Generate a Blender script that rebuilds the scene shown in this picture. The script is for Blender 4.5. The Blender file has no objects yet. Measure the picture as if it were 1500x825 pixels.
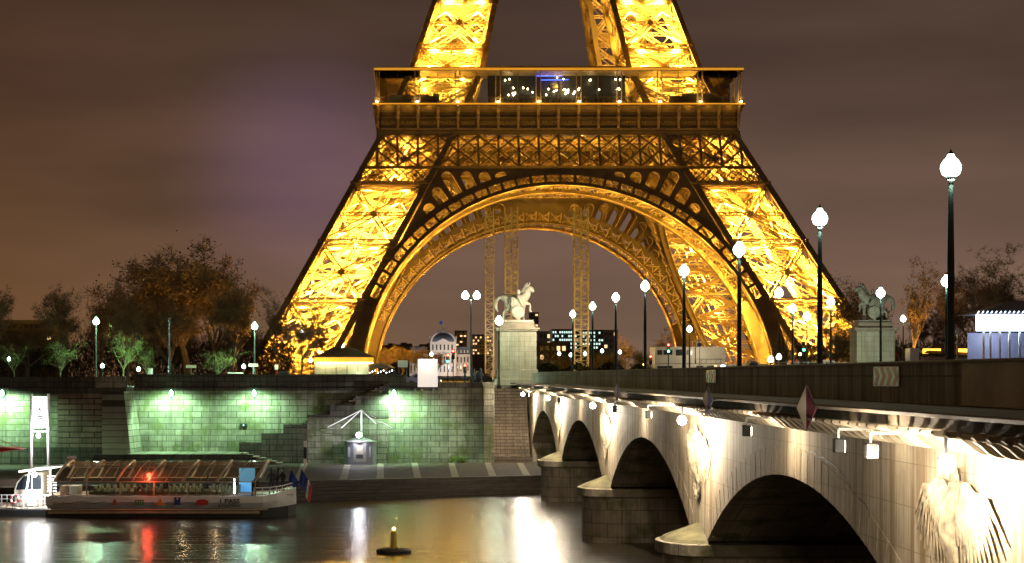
import bpy, bmesh, math, random
from mathutils import Vector, Matrix
random.seed(7)
PI = math.pi
S = bpy.context.scene
C = S.collection
F = 2600.0                      # focal length in photo pixels; eye at the origin, looking along +Y

# ------------------------------------------------------------------ camera
cd = bpy.data.cameras.new('camera'); cam = bpy.data.objects.new('camera', cd); C.objects.link(cam)
cam.location = (0, 0, 0); cam.rotation_euler = (PI/2, 0, 0)
cd.sensor_width = 36; cd.lens = F/1500*36
cd.shift_x = 145/1500; cd.shift_y = 138.5/1500
cd.clip_start = 0.5; cd.clip_end = 9000
S.camera = cam
# ------------------------------------------------------------------ night sky
W = bpy.data.worlds.new('World'); S.world = W; W.use_nodes = True
wt = W.node_tree; wt.nodes.clear()
def wn(t, **k):
    n = wt.nodes.new(t)
    for a, b in k.items(): setattr(n, a, b)
    return n
wo = wn('ShaderNodeOutputWorld'); bg = wn('ShaderNodeBackground'); tc = wn('ShaderNodeTexCoord')
sx = wn('ShaderNodeSeparateXYZ'); wt.links.new(tc.outputs['Generated'], sx.inputs[0])
mr = wn('ShaderNodeMapRange'); mr.inputs[1].default_value = 0.0; mr.inputs[2].default_value = 0.26
wt.links.new(sx.outputs[2], mr.inputs[0])
rampL = wn('ShaderNodeValToRGB'); rampR = wn('ShaderNodeValToRGB')
wt.links.new(mr.outputs[0], rampL.inputs[0]); wt.links.new(mr.outputs[0], rampR.inputs[0])
def setramp(r, pts):
    e = r.color_ramp.elements
    while len(e) > 1: e.remove(e[-1])
    e[0].position = pts[0][0]; e[0].color = (*pts[0][1], 1)
    for p, c in pts[1:]:
        q = e.new(p); q.color = (*c, 1)
setramp(rampL, [(0, (.165, .080, .034)), (.3, (.120, .060, .028)), (.6, (.080, .040, .023)), (1, (.046, .024, .014))])
setramp(rampR, [(0, (.21, .130, .085)), (.3, (.155, .092, .066)), (.6, (.092, .054, .039)), (1, (.048, .029, .021))])
mx = wn('ShaderNodeMapRange'); mx.inputs[1].default_value = -0.22; mx.inputs[2].default_value = 0.08
wt.links.new(sx.outputs[0], mx.inputs[0])
mixc = wn('ShaderNodeMix', data_type='RGBA')
wt.links.new(mx.outputs[0], mixc.inputs[0]); wt.links.new(rampL.outputs[0], mixc.inputs[6]); wt.links.new(rampR.outputs[0], mixc.inputs[7])
# soft low clouds
mp = wn('ShaderNodeMapping'); mp.inputs['Scale'].default_value = (4, 4, 20)
nz = wn('ShaderNodeTexNoise'); nz.inputs['Scale'].default_value = 1.0; nz.inputs['Detail'].default_value = 3
wt.links.new(tc.outputs['Generated'], mp.inputs[0]); wt.links.new(mp.outputs[0], nz.inputs['Vector'])
mc = wn('ShaderNodeMapRange'); mc.inputs[1].default_value = .25; mc.inputs[2].default_value = .75
mc.inputs[3].default_value = .70; mc.inputs[4].default_value = 1.28
wt.links.new(nz.outputs[0], mc.inputs[0])
mul = wn('ShaderNodeVectorMath', operation='SCALE')
wt.links.new(mixc.outputs[2], mul.inputs[0]); wt.links.new(mc.outputs[0], mul.inputs['Scale'])
# violet glow in the clouds left of the tower
gd = Vector((-160, 2600, 300)).normalized()
dt = wn('ShaderNodeVectorMath', operation='DISTANCE'); dt.inputs[1].default_value = gd
wt.links.new(tc.outputs['Generated'], dt.inputs[0])
mg = wn('ShaderNodeMapRange', interpolation_type='SMOOTHERSTEP'); mg.inputs[1].default_value = .095; mg.inputs[2].default_value = 0
wt.links.new(dt.outputs['Value'], mg.inputs[0])
gl = wn('ShaderNodeVectorMath', operation='SCALE'); gl.inputs[0].default_value = (.042, .024, .060)
wt.links.new(mg.outputs[0], gl.inputs['Scale'])
ad = wn('ShaderNodeVectorMath', operation='ADD')
wt.links.new(mul.outputs[0], ad.inputs[0]); wt.links.new(gl.outputs[0], ad.inputs[1])
wt.links.new(ad.outputs[0], bg.inputs[0]); bg.inputs[1].default_value = 1.0
wt.links.new(bg.outputs[0], wo.inputs[0])
# ------------------------------------------------------------------ view
S.view_settings.view_transform = 'Standard'; S.view_settings.look = 'None'
S.view_settings.exposure = 0.0; S.view_settings.gamma = 1
S.render.engine = 'CYCLES'
cy = S.cycles
cy.use_denoising = True; cy.denoiser = 'OPENIMAGEDENOISE'
cy.max_bounces = 5; cy.diffuse_bounces = 2; cy.glossy_bounces = 3; cy.transmission_bounces = 4; cy.transparent_max_bounces = 12
cy.sample_clamp_indirect = 8; cy.sample_clamp_direct = 0; cy.caustics_reflective = False; cy.caustics_refractive = False
cy.use_light_tree = True

# ------------------------------------------------------------------ materials
def new_mat(name):
    m = bpy.data.materials.new(name); m.use_nodes = True
    nt = m.node_tree; b = nt.nodes['Principled BSDF']
    return m, nt, b
def nn(nt, t, **k):
    n = nt.nodes.new(t)
    for a, b in k.items(): setattr(n, a, b)
    return n
def mat(name, col, rough=.6, metal=0, var=.25, scale=1.5, bump=.0, spec=.5):
    m, nt, b = new_mat(name)
    b.inputs['Roughness'].default_value = rough; b.inputs['Metallic'].default_value = metal
    b.inputs['Specular IOR Level'].default_value = spec
    tcn = nn(nt, 'ShaderNodeNewGeometry')
    n = nn(nt, 'ShaderNodeTexNoise'); n.inputs['Scale'].default_value = scale; n.inputs['Detail'].default_value = 5
    nt.links.new(tcn.outputs['Position'], n.inputs['Vector'])
    r = nn(nt, 'ShaderNodeMapRange'); r.inputs[1].default_value = .3; r.inputs[2].default_value = .7
    r.inputs[3].default_value = 1-var; r.inputs[4].default_value = 1+var
    nt.links.new(n.outputs[0], r.inputs[0])
    s = nn(nt, 'ShaderNodeVectorMath', operation='SCALE'); s.inputs[0].default_value = col
    nt.links.new(r.outputs[0], s.inputs['Scale']); nt.links.new(s.outputs[0], b.inputs['Base Color'])
    if bump:
        bn = nn(nt, 'ShaderNodeBump'); bn.inputs['Strength'].default_value = bump; bn.inputs['Distance'].default_value = .05
        nt.links.new(n.outputs[0], bn.inputs['Height']); nt.links.new(bn.outputs[0], b.inputs['Normal'])
    return m
def emit(name, col, strength):
    m, nt, b = new_mat(name)
    b.inputs['Base Color'].default_value = (*col, 1)
    b.inputs['Emission Color'].default_value = (*col, 1); b.inputs['Emission Strength'].default_value = strength
    return m
def glass(name, tint=(.9, .95, .95), refl=.12, body=0.0, bcol=(.5, .5, .5)):
    m = bpy.data.materials.new(name); m.use_nodes = True; nt = m.node_tree; nt.nodes.clear()
    o = nn(nt, 'ShaderNodeOutputMaterial'); t = nn(nt, 'ShaderNodeBsdfTransparent'); t.inputs[0].default_value = (*tint, 1)
    g = nn(nt, 'ShaderNodeBsdfGlossy'); g.inputs['Roughness'].default_value = .06
    lw = nn(nt, 'ShaderNodeLayerWeight'); lw.inputs[0].default_value = refl+.1
    mxx = nn(nt, 'ShaderNodeMixShader'); nt.links.new(lw.outputs['Fresnel'], mxx.inputs[0])
    nt.links.new(t.outputs[0], mxx.inputs[1]); nt.links.new(g.outputs[0], mxx.inputs[2])
    out = mxx
    if body:
        d = nn(nt, 'ShaderNodeBsdfDiffuse'); d.inputs[0].default_value = (*bcol, 1)
        m2 = nn(nt, 'ShaderNodeMixShader'); m2.inputs[0].default_value = body
        nt.links.new(mxx.outputs[0], m2.inputs[1]); nt.links.new(d.outputs[0], m2.inputs[2]); out = m2
    nt.links.new(out.outputs[0], o.inputs[0])
    return m
def stone(name, ua, va, bw, bh, c1, c2, mortar, dirt=(.05, .045, .035), stain=.6, streak=.5, msize=.02, rough=.85, moss=None, sscale=.35, bumpd=.03, sf=2.2, lo=.5, fine=.12):
    """block masonry: ua/va are the world axes (0,1,2) running along and up the wall"""
    m, nt, b = new_mat(name); L = nt.links.new
    b.inputs['Roughness'].default_value = rough; b.inputs['Specular IOR Level'].default_value = .25
    g = nn(nt, 'ShaderNodeNewGeometry'); sp = nn(nt, 'ShaderNodeSeparateXYZ'); L(g.outputs['Position'], sp.inputs[0])
    cb = nn(nt, 'ShaderNodeCombineXYZ'); L(sp.outputs[ua], cb.inputs[0]); L(sp.outputs[va], cb.inputs[1])
    br = nn(nt, 'ShaderNodeTexBrick'); br.inputs['Scale'].default_value = 1
    br.inputs['Brick Width'].default_value = bw; br.inputs['Row Height'].default_value = bh
    br.inputs['Mortar Size'].default_value = msize; br.inputs['Mortar Smooth'].default_value = .3
    br.inputs['Color1'].default_value = (*c1, 1); br.inputs['Color2'].default_value = (*c2, 1); br.inputs['Mortar'].default_value = (*mortar, 1)
    L(cb.outputs[0], br.inputs['Vector'])
    # blotches
    n1 = nn(nt, 'ShaderNodeTexNoise'); n1.inputs['Scale'].default_value = sscale; n1.inputs['Detail'].default_value = 8; n1.inputs['Roughness'].default_value = .65
    L(g.outputs['Position'], n1.inputs['Vector'])
    r1 = nn(nt, 'ShaderNodeMapRange'); r1.inputs[1].default_value = .42; r1.inputs[2].default_value = .68; r1.inputs[4].default_value = stain
    L(n1.outputs[0], r1.inputs[0])
    m1 = nn(nt, 'ShaderNodeMix', data_type='RGBA'); L(r1.outputs[0], m1.inputs[0]); L(br.outputs[0], m1.inputs[6]); m1.inputs[7].default_value = (*dirt, 1)
    # vertical runs of dirt
    cm = nn(nt, 'ShaderNodeMapping'); cm.inputs['Scale'].default_value = (sf, .14, 1); L(cb.outputs[0], cm.inputs[0])
    n2 = nn(nt, 'ShaderNodeTexNoise'); n2.inputs['Scale'].default_value = 1; n2.inputs['Detail'].default_value = 6; L(cm.outputs[0], n2.inputs['Vector'])
    r2 = nn(nt, 'ShaderNodeMapRange'); r2.inputs[1].default_value = lo; r2.inputs[2].default_value = lo+.15; r2.inputs[4].default_value = streak
    L(n2.outputs[0], r2.inputs[0])
    m2 = nn(nt, 'ShaderNodeMix', data_type='RGBA'); L(r2.outputs[0], m2.inputs[0]); L(m1.outputs[2], m2.inputs[6])
    m2.inputs[7].default_value = (dirt[0]*1.6, dirt[1]*1.5, dirt[2]*1.2, 1)
    out = m2
    if moss:
        n3 = nn(nt, 'ShaderNodeTexNoise'); n3.inputs['Scale'].default_value = .8; n3.inputs['Detail'].default_value = 7; L(g.outputs['Position'], n3.inputs['Vector'])
        r3 = nn(nt, 'ShaderNodeMapRange'); r3.inputs[1].default_value = .52; r3.inputs[2].default_value = .64; r3.inputs[4].default_value = .75; L(n3.outputs[0], r3.inputs[0])
        m3 = nn(nt, 'ShaderNodeMix', data_type='RGBA'); L(r3.outputs[0], m3.inputs[0]); L(m2.outputs[2], m3.inputs[6]); m3.inputs[7].default_value = (*moss, 1); out = m3
    cf = nn(nt, 'ShaderNodeMapping'); cf.inputs['Scale'].default_value = (9, .22, 1); L(cb.outputs[0], cf.inputs[0])
    nf = nn(nt, 'ShaderNodeTexNoise'); nf.inputs['Scale'].default_value = 1; nf.inputs['Detail'].default_value = 4; L(cf.outputs[0], nf.inputs['Vector'])
    rf_ = nn(nt, 'ShaderNodeMapRange'); rf_.inputs[1].default_value = .35; rf_.inputs[2].default_value = .62; rf_.inputs[3].default_value = 1-fine*1.8; rf_.inputs[4].default_value = 1+fine*.5; L(nf.outputs[0], rf_.inputs[0])
    vs_ = nn(nt, 'ShaderNodeVectorMath', operation='SCALE'); L(out.outputs[2], vs_.inputs[0]); L(rf_.outputs[0], vs_.inputs['Scale'])
    L(vs_.outputs[0], b.inputs['Base Color'])
    n4 = nn(nt, 'ShaderNodeTexNoise'); n4.inputs['Scale'].default_value = 6; n4.inputs['Detail'].default_value = 6; L(g.outputs['Position'], n4.inputs['Vector'])
    ma = nn(nt, 'ShaderNodeMath', operation='MULTIPLY_ADD'); ma.inputs[1].default_value = -.8; L(br.outputs['Fac'], ma.inputs[0]); L(n4.outputs[0], ma.inputs[2])
    bn = nn(nt, 'ShaderNodeBump'); bn.inputs['Strength'].default_value = .5; bn.inputs['Distance'].default_value = bumpd
    L(ma.outputs[0], bn.inputs['Height']); L(bn.outputs[0], b.inputs['Normal'])
    return m
M = {}
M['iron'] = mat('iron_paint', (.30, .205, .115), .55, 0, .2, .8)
M['iron_shaded'] = mat('iron_paint_shaded', (.19, .135, .065), .6, 0, .2, .5)  # same iron paint darkened: shade of the outer ironwork put into colour
M['iron_lit'] = mat('iron_paint_lit', (.50, .36, .19), .5, 0, .35, 1.2)  # same iron paint lightened: lamplight on the bracing put into colour
M['shaft'] = mat('shaft_grey_steel', (.30, .27, .20), .6, 0, .3, 1.2)
M['chev'] = mat('sign_red', (.55, .012, .015), .5, 0, .1)
M['bluegrey'] = mat('blue_grey_panel', (.22, .22, .34), .5, 0, .15)
M['goldline'] = emit('painted_gold_glow', (1, .44, .03), .62)
M['maroon'] = mat('faded_maroon', (.10, .028, .04), .6, 0, .2)
M['gold'] = mat('gilt_letters', (.55, .40, .15), .4, 0, .1)
M['black_metal'] = mat('black_green_metal', (.03, .045, .04), .45, .3, .2)
M['grey_metal'] = mat('grey_metal', (.22, .22, .21), .45, .5, .2)
M['white_paint'] = mat('white_paint', (.82, .80, .76), .4, 0, .07, .8)
M['cream_paint'] = mat('cream_paint', (.55, .50, .40), .4, 0, .1, .8)
M['dark'] = mat('dark_rubber', (.02, .02, .02), .6, 0, .2)
M['tan'] = mat('tan_ribs', (.44, .36, .25), .45, .2, .15)
M['red'] = mat('red_paint', (.50, .03, .03), .45, 0, .1)
M['blue'] = mat('blue_cloth', (.02, .04, .22), .7, 0, .1)
M['yellow'] = mat('yellow_paint', (.55, .38, .03), .5, 0, .25, 3)
M['green_paint'] = mat('green_paint', (.04, .25, .10), .5, 0, .1)
M['orange_paint'] = mat('orange_paint', (.60, .25, .03), .5, 0, .1)
M['purple_paint'] = mat('lilac_car_paint', (.35, .28, .48), .25, .3, .05)
M['wood'] = mat('wood', (.25, .15, .08), .6, 0, .3, 3)
M['bark'] = mat('bark', (.16, .12, .08), .9, 0, .4, 3, .5)
M['twig'] = mat('twigs', (.26, .17, .09), .9, 0, .4, 1)
M['greenbark'] = mat('mossy_bark', (.15, .17, .07), .9, 0, .4, 3, .5)
M['leaf'] = mat('dry_leaves', (.24, .14, .05), .8, 0, .5, .6)
M['green_leaf'] = mat('green_leaves', (.16, .24, .04), .8, 0, .5, .8)
M['evergreen'] = mat('dark_foliage', (.035, .05, .02), .8, 0, .4, .8)
M['statue'] = mat('statue_stone', (.46, .42, .33), .85, 0, .3, 2.2, .4)
M['statue_green'] = mat('weathered_statue_stone', (.33, .33, .26), .85, 0, .35, 2.2, .4)
M['asphalt'] = mat('asphalt', (.05, .05, .05), .8, 0, .2, 1, .1)
M['pave'] = mat('pavement', (.16, .15, .13), .85, 0, .2, 1)
M['ground'] = mat('ground', (.07, .065, .05), .95, 0, .3, .15)
M['cloth_dark'] = mat('dark_clothes', (.03, .03, .04), .8, 0, .3, 4)
M['skin'] = mat('skin', (.45, .28, .20), .6, 0, .1)
M['roof'] = mat('brown_roof', (.13, .07, .035), .7, 0, .25, 2)
M['darkstone'] = mat('dark_facade', (.07, .06, .045), .9, 0, .2, .2)  # dark stone tone of the old building
M['slate'] = mat('slate_roof', (.05, .055, .06), .5, 0, .2, .2)
M['palace'] = mat('pale_limestone', (.42, .36, .28), .8, 0, .15, .1)
M['concrete'] = mat('far_concrete', (.13, .12, .12), .8, 0, .2, .05)
M['window_dark'] = mat('dark_window_pane', (.02, .025, .03), .15, 0, .1)
M['glass'] = glass('clear_glass', (.88, .92, .92), .1)
M['boatglass'] = glass('tinted_canopy_glass', (.48, .42, .32), .14, .11, (.62, .50, .34))
M['kioskglass'] = glass('milky_glass', (.5, .55, .45), .1, .55, (.55, .58, .45))
M['lamp'] = emit('lamp_glow', (.72, 1.0, .80), 9)
M['lampw'] = emit('lamp_glow_white', (.93, .95, 1.0), 12)
M['lampg'] = emit('lamp_glow_green', (.45, 1.0, .68), 9)
M['lampo'] = emit('lamp_glow_amber', (1, .55, .12), 40)
M['flood'] = emit('floodlight_lens', (1.0, .90, .74), 25)
M['bulb'] = emit('warm_bulb', (1, .75, .4), 25)
M['bluetube'] = emit('blue_tube', (.05, .1, 1), 6)
M['valance'] = emit('glowing_valance', (1, .42, .03), 1.1)
M['valance_hot'] = emit('glowing_amber_glass', (1, .45, .04), 5)
M['bluewhite'] = emit('glowing_fascia', (.62, .78, 1), 6)
M['banner'] = emit('lit_banner', (.86, .90, 1), 2.2)
M['screen'] = emit('lit_board', (.95, .85, .76), .62)
M['redlight'] = emit('red_signal', (1, .05, .03), 25)
M['greenlight'] = emit('green_signal', (.05, 1, .45), 25)
M['winwarm'] = emit('lit_window_warm', (1, .62, .30), 1.6)
M['wincool'] = emit('lit_window_cool', (.60, .9, .80), 1.5)
M['cyan'] = emit('lit_cabin_panel', (.16, .50, .9), .5)
M['bridge'] = stone('bridge_limestone', 1, 2, 2.3, .93, (.46, .385, .28), (.40, .33, .235), (.24, .19, .125), (.12, .085, .05), .55, .85, .010, .85, None, .4, .02, 3.0, .48, .15)
M['pier'] = stone('pier_limestone', 1, 2, 1.6, .72, (.42, .36, .26), (.34, .29, .21), (.12, .10, .07), (.07, .06, .04), .5, .5, .018, .8, (.11, .12, .035), .5)
M['pierside'] = stone('pier_side_limestone', 0, 2, 1.6, .72, (.42, .36, .26), (.34, .29, .21), (.12, .10, .07), (.07, .06, .04), .5, .5, .018, .8, (.11, .12, .035), .5)
M['parapet'] = stone('parapet_stone', 1, 2, 2.9, .85, (.55, .55, .45), (.42, .42, .34), (.10, .10, .08), (.09, .09, .065), .55, .75, .014, .85, None, .35, .03, 1.6, .46, .3)
M['quaywall'] = stone('quay_wall_blocks', 0, 2, 1.55, .52, (.40, .38, .28), (.25, .235, .17), (.07, .065, .045), (.06, .055, .04), .7, .55, .03, .9, (.13, .14, .05), .35)
M['quaywall_side'] = stone('quay_wall_side_blocks', 1, 2, 1.55, .52, (.40, .38, .28), (.25, .235, .17), (.07, .065, .045), (.06, .055, .04), .6, .5, .03, .9)
M['darkwall'] = stone('dark_wall_blocks', 0, 2, 1.5, .5, (.14, .12, .09), (.09, .08, .06), (.03, .027, .02), (.02, .018, .015), .6, .6, .03, .9)  # block masonry in a darker tone than the quay wall
M['brownwall'] = stone('brown_wall_blocks', 0, 2, 2.1, .48, (.32, .235, .17), (.21, .155, .11), (.05, .04, .03), (.04, .032, .025), .6, .4, .05, .9)
M['steps'] = stone('worn_steps', 0, 2, 1.2, .285, (.26, .205, .15), (.20, .155, .11), (.05, .04, .03), (.06, .05, .035), .5, .3, .03, .9)
M['quayfloor'] = stone('quay_setts', 0, 1, .22, .14, (.15, .11, .07), (.09, .065, .045), (.03, .022, .016), (.06, .045, .03), .6, .1, .02, .8)
M['slabline'] = mat('pale_kerb_slabs', (.24, .20, .145), .8, 0, .25, 1.5)
M['pedestal'] = stone('pedestal_blocks', 0, 2, 1.1, .46, (.36, .35, .27), (.31, .30, .23), (.17, .165, .12), (.17, .16, .10), .6, .5, .012, .85)
# river: smooth long-exposure swell
def water():
    m, nt, b = new_mat('river_water'); L = nt.links.new
    b.inputs['Base Color'].default_value = (.030, .022, .012, 1); b.inputs['Roughness'].default_value = .26
    b.inputs['IOR'].default_value = 1.33
    b.inputs['Specular IOR Level'].default_value = .5
    g = nn(nt, 'ShaderNodeNewGeometry')
    cm = nn(nt, 'ShaderNodeMapping'); cm.inputs['Scale'].default_value = (.07, .85, 1); L(g.outputs['Position'], cm.inputs[0])
    n = nn(nt, 'ShaderNodeTexNoise'); n.inputs['Scale'].default_value = 1.0; n.inputs['Detail'].default_value = 5; L(cm.outputs[0], n.inputs['Vector'])
    cm2 = nn(nt, 'ShaderNodeMapping'); cm2.inputs['Scale'].default_value = (.7, 3.2, 1); L(g.outputs['Position'], cm2.inputs[0])
    n2 = nn(nt, 'ShaderNodeTexNoise'); n2.inputs['Scale'].default_value = 1.0; n2.inputs['Detail'].default_value = 3; L(cm2.outputs[0], n2.inputs['Vector'])
    ma = nn(nt, 'ShaderNodeMath', operation='MULTIPLY_ADD'); ma.inputs[1].default_value = .25; L(n2.outputs[0], ma.inputs[0]); L(n.outputs[0], ma.inputs[2])
    bn = nn(nt, 'ShaderNodeBump'); bn.inputs['Strength'].default_value = .6; bn.inputs['Distance'].default_value = .22
    L(ma.outputs[0], bn.inputs['Height']); L(bn.outputs[0], b.inputs['Normal'])
    return m
M['water'] = water()

# ------------------------------------------------------------------ builders
def V(*a): return Vector(a)
def P(px, py, Y): return Vector(((px-605)*Y/F, Y, (551-py)*Y/F))
def wloc(o):
    l = Vector((0, 0, 0))
    while o is not None:
        l = l + o.location; o = o.parent
    return l
def tag(o, label=None, cat=None, group=None, kind=None):
    if label: o['label'] = label
    if cat: o['category'] = cat
    if group: o['group'] = group
    if kind: o['kind'] = kind
    return o
def thing(name, loc, label, cat, group=None):
    o = bpy.data.objects.new(name, None); o.empty_display_size = .3; o.location = loc; C.objects.link(o)
    return tag(o, label, cat, group)
class MB:
    def __init__(s, tf=None): s.v = []; s.f = []; s.tf = tf; s.sm = False
    def add(s, vs, fs):
        b = len(s.v)
        if s.tf: vs = [s.tf(Vector(v)) for v in vs]
        s.v.extend([tuple(v) for v in vs]); s.f.extend([tuple(i+b for i in f) for f in fs]); return s
    def box(s, x0, x1, y0, y1, z0, z1):
        return s.add([(x0,y0,z0),(x1,y0,z0),(x1,y1,z0),(x0,y1,z0),(x0,y0,z1),(x1,y0,z1),(x1,y1,z1),(x0,y1,z1)],
                     [(3,2,1,0),(4,5,6,7),(0,1,5,4),(1,2,6,5),(2,3,7,6),(3,0,4,7)])
    def beam(s, p, q, a, b=None, n=(0, 1, 0), caps=True):
        p = Vector(p); q = Vector(q); b = b or a; u = q-p
        if u.length < 1e-5: return s
        u.normalize(); n = Vector(n); sd = u.cross(n)
        if sd.length < 1e-3: sd = u.cross(Vector((1, 0, .1)))
        sd.normalize(); n = sd.cross(u).normalized()
        o = [sd*(a/2*i)+n*(b/2*j) for i, j in ((-1,-1),(1,-1),(1,1),(-1,1))]
        f = [(0,1,5,4),(1,2,6,5),(2,3,7,6),(3,0,4,7)]
        if caps: f += [(3,2,1,0),(4,5,6,7)]
        return s.add([p+k for k in o]+[q+k for k in o], f)
    def tube(s, pts, r, n=8, caps=True, sq=1.0):
        pts = [Vector(p) for p in pts]
        if not hasattr(r, '__len__'): r = [r]*len(pts)
        vs = []; fs = []
        ref = None
        for i, p in enumerate(pts):
            d = (pts[min(i+1, len(pts)-1)]-pts[max(i-1, 0)])
            if d.length < 1e-7: d = Vector((0, 0, 1))
            d.normalize()
            if ref is None or abs(ref.dot(d)) > .98: ref = Vector((0, 0, 1)) if abs(d.z) < .9 else Vector((1, 0, 0))
            a = d.cross(ref).normalized(); b = a.cross(d).normalized(); ref = b
            for k in range(n):
                t = 2*PI*k/n; vs.append(p+a*math.cos(t)*r[i]+b*math.sin(t)*r[i]*sq)
        for i in range(len(pts)-1):
            for k in range(n):
                k2 = (k+1) % n; fs.append((i*n+k, i*n+k2, (i+1)*n+k2, (i+1)*n+k))
        if caps: fs.append(tuple(range(n-1, -1, -1))); fs.append(tuple((len(pts)-1)*n+k for k in range(n)))
        s.sm = True
        return s.add(vs, fs)
    def lathe(s, c, prof, n=12):
        vs = []; fs = []
        for r, z in prof:
            for k in range(n):
                t = 2*PI*k/n; vs.append((c[0]+r*math.cos(t), c[1]+r*math.sin(t), c[2]+z))
        m = len(prof)
        for i in range(m-1):
            for k in range(n):
                k2 = (k+1) % n; fs.append((i*n+k, i*n+k2, (i+1)*n+k2, (i+1)*n+k))
        fs.append(tuple(range(n-1, -1, -1))); fs.append(tuple((m-1)*n+k for k in range(n)))
        s.sm = True
        return s.add(vs, fs)
    def ball(s, c, rx, ry=None, rz=None, n=10, m=7):
        ry = ry or rx; rz = rz or rx; vs = []; fs = []
        for i in range(m+1):
            a = -PI/2+PI*i/m; a = max(-PI/2+.06, min(PI/2-.06, a))
            for k in range(n):
                t = 2*PI*k/n; vs.append((c[0]+rx*math.cos(a)*math.cos(t), c[1]+ry*math.cos(a)*math.sin(t), c[2]+rz*math.sin(a)))
        for i in range(m):
            for k in range(n):
                k2 = (k+1) % n; fs.append((i*n+k, i*n+k2, (i+1)*n+k2, (i+1)*n+k))
        fs.append(tuple(range(n-1, -1, -1))); fs.append(tuple(m*n+k for k in range(n)))
        s.sm = True
        return s.add(vs, fs)
    def prism(s, poly, axis, a, b):
        """extrude a polygon given in the two other axes between a and b along axis (0,1,2)"""
        def mk(p, t):
            if axis == 0: return (t, p[0], p[1])
            if axis == 1: return (p[0], t, p[1])
            return (p[0], p[1], t)
        n = len(poly)
        vs = [mk(p, a) for p in poly]+[mk(p, b) for p in poly]
        fs = [tuple(range(n)), tuple(range(2*n-1, n-1, -1))]
        for i in range(n): j = (i+1) % n; fs.append((j, i, n+i, n+j))
        return s.add(vs, fs)
    def build(s, name, m, parent=None, bevel=0, smooth=None):
        me = bpy.data.meshes.new(name)
        off = wloc(parent) if parent else Vector((0, 0, 0))
        me.from_pydata([(v[0]-off.x, v[1]-off.y, v[2]-off.z) for v in s.v], [], s.f)
        bm = bmesh.new(); bm.from_mesh(me); bmesh.ops.recalc_face_normals(bm, faces=bm.faces); bm.to_mesh(me); bm.free()
        me.materials.append(M[m] if isinstance(m, str) else m)
        if smooth is None: smooth = s.sm
        if smooth:
            for p in me.polygons: p.use_smooth = True
            try: me.set_sharp_from_angle(angle=math.radians(40))
            except Exception: pass
        o = bpy.data.objects.new(name, me); C.objects.link(o)
        if parent: o.parent = parent
        if bevel:
            bv = o.modifiers.new('bevel', 'BEVEL'); bv.width = bevel; bv.segments = 2; bv.limit_method = 'ANGLE'
        return o
def copy_tree(o, parent=None, loc=None, rot=None, scale=None, label=None):
    c = o.copy(); C.objects.link(c); c.parent = parent
    if loc is not None: c.location = loc
    if rot is not None: c.rotation_euler = rot
    if scale is not None: c.scale = scale
    if label: c['label'] = label
    for ch in list(o.children): copy_tree(ch, c)
    return c
def plight(loc, power, col, radius=.15, parent=None, name='light', kind='POINT', direction=None, size=2.6, blend=.5):
    ld = bpy.data.lights.new(name, kind); ld.energy = power; ld.color = col
    ld.shadow_soft_size = radius
    if kind == 'SPOT': ld.spot_size = size; ld.spot_blend = blend
    o = bpy.data.objects.new(name, ld); C.objects.link(o)
    o.location = Vector(loc)-(wloc(parent) if parent else Vector((0, 0, 0)))
    if direction is not None: o.rotation_euler = Vector(direction).to_track_quat('-Z', 'Y').to_euler()
    if parent: o.parent = parent
    return o
def text_mesh(body, size, ext=.01, sx=1.0, bold=False):
    cu = bpy.data.curves.new('t', 'FONT'); cu.body = body; cu.size = size; cu.extrude = ext; cu.align_x = 'CENTER'; cu.align_y = 'CENTER'; cu.resolution_u = 2
    if bold: cu.offset = size*.02
    o = bpy.data.objects.new('t', cu); C.objects.link(o)
    dg = bpy.context.evaluated_depsgraph_get(); me = bpy.data.meshes.new_from_object(o.evaluated_get(dg))
    vs = [(v.co.x*sx, v.co.y, v.co.z) for v in me.vertices]; fs = [tuple(p.vertices) for p in me.polygons]
    bpy.data.objects.remove(o); bpy.data.meshes.remove(me); bpy.data.curves.remove(cu)
    return vs, fs
def plate(outer, holes, ext):
    """flat plate with holes -> (verts (a,b,t), faces); t is the thickness coordinate in -ext..ext"""
    cu = bpy.data.curves.new('p', 'CURVE'); cu.dimensions = '2D'; cu.fill_mode = 'BOTH'; cu.extrude = ext
    for lp in [outer]+holes:
        sp = cu.splines.new('POLY'); sp.points.add(len(lp)-1); sp.use_cyclic_u = True
        for i, (a, b) in enumerate(lp): sp.points[i].co = (a, b, 0, 1)
    o = bpy.data.objects.new('p', cu); C.objects.link(o)
    dg = bpy.context.evaluated_depsgraph_get(); me = bpy.data.meshes.new_from_object(o.evaluated_get(dg))
    vs = [tuple(v.co) for v in me.vertices]; fs = [tuple(p.vertices) for p in me.polygons]
    bpy.data.objects.remove(o); bpy.data.meshes.remove(me); bpy.data.curves.remove(cu)
    return vs, fs
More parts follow.
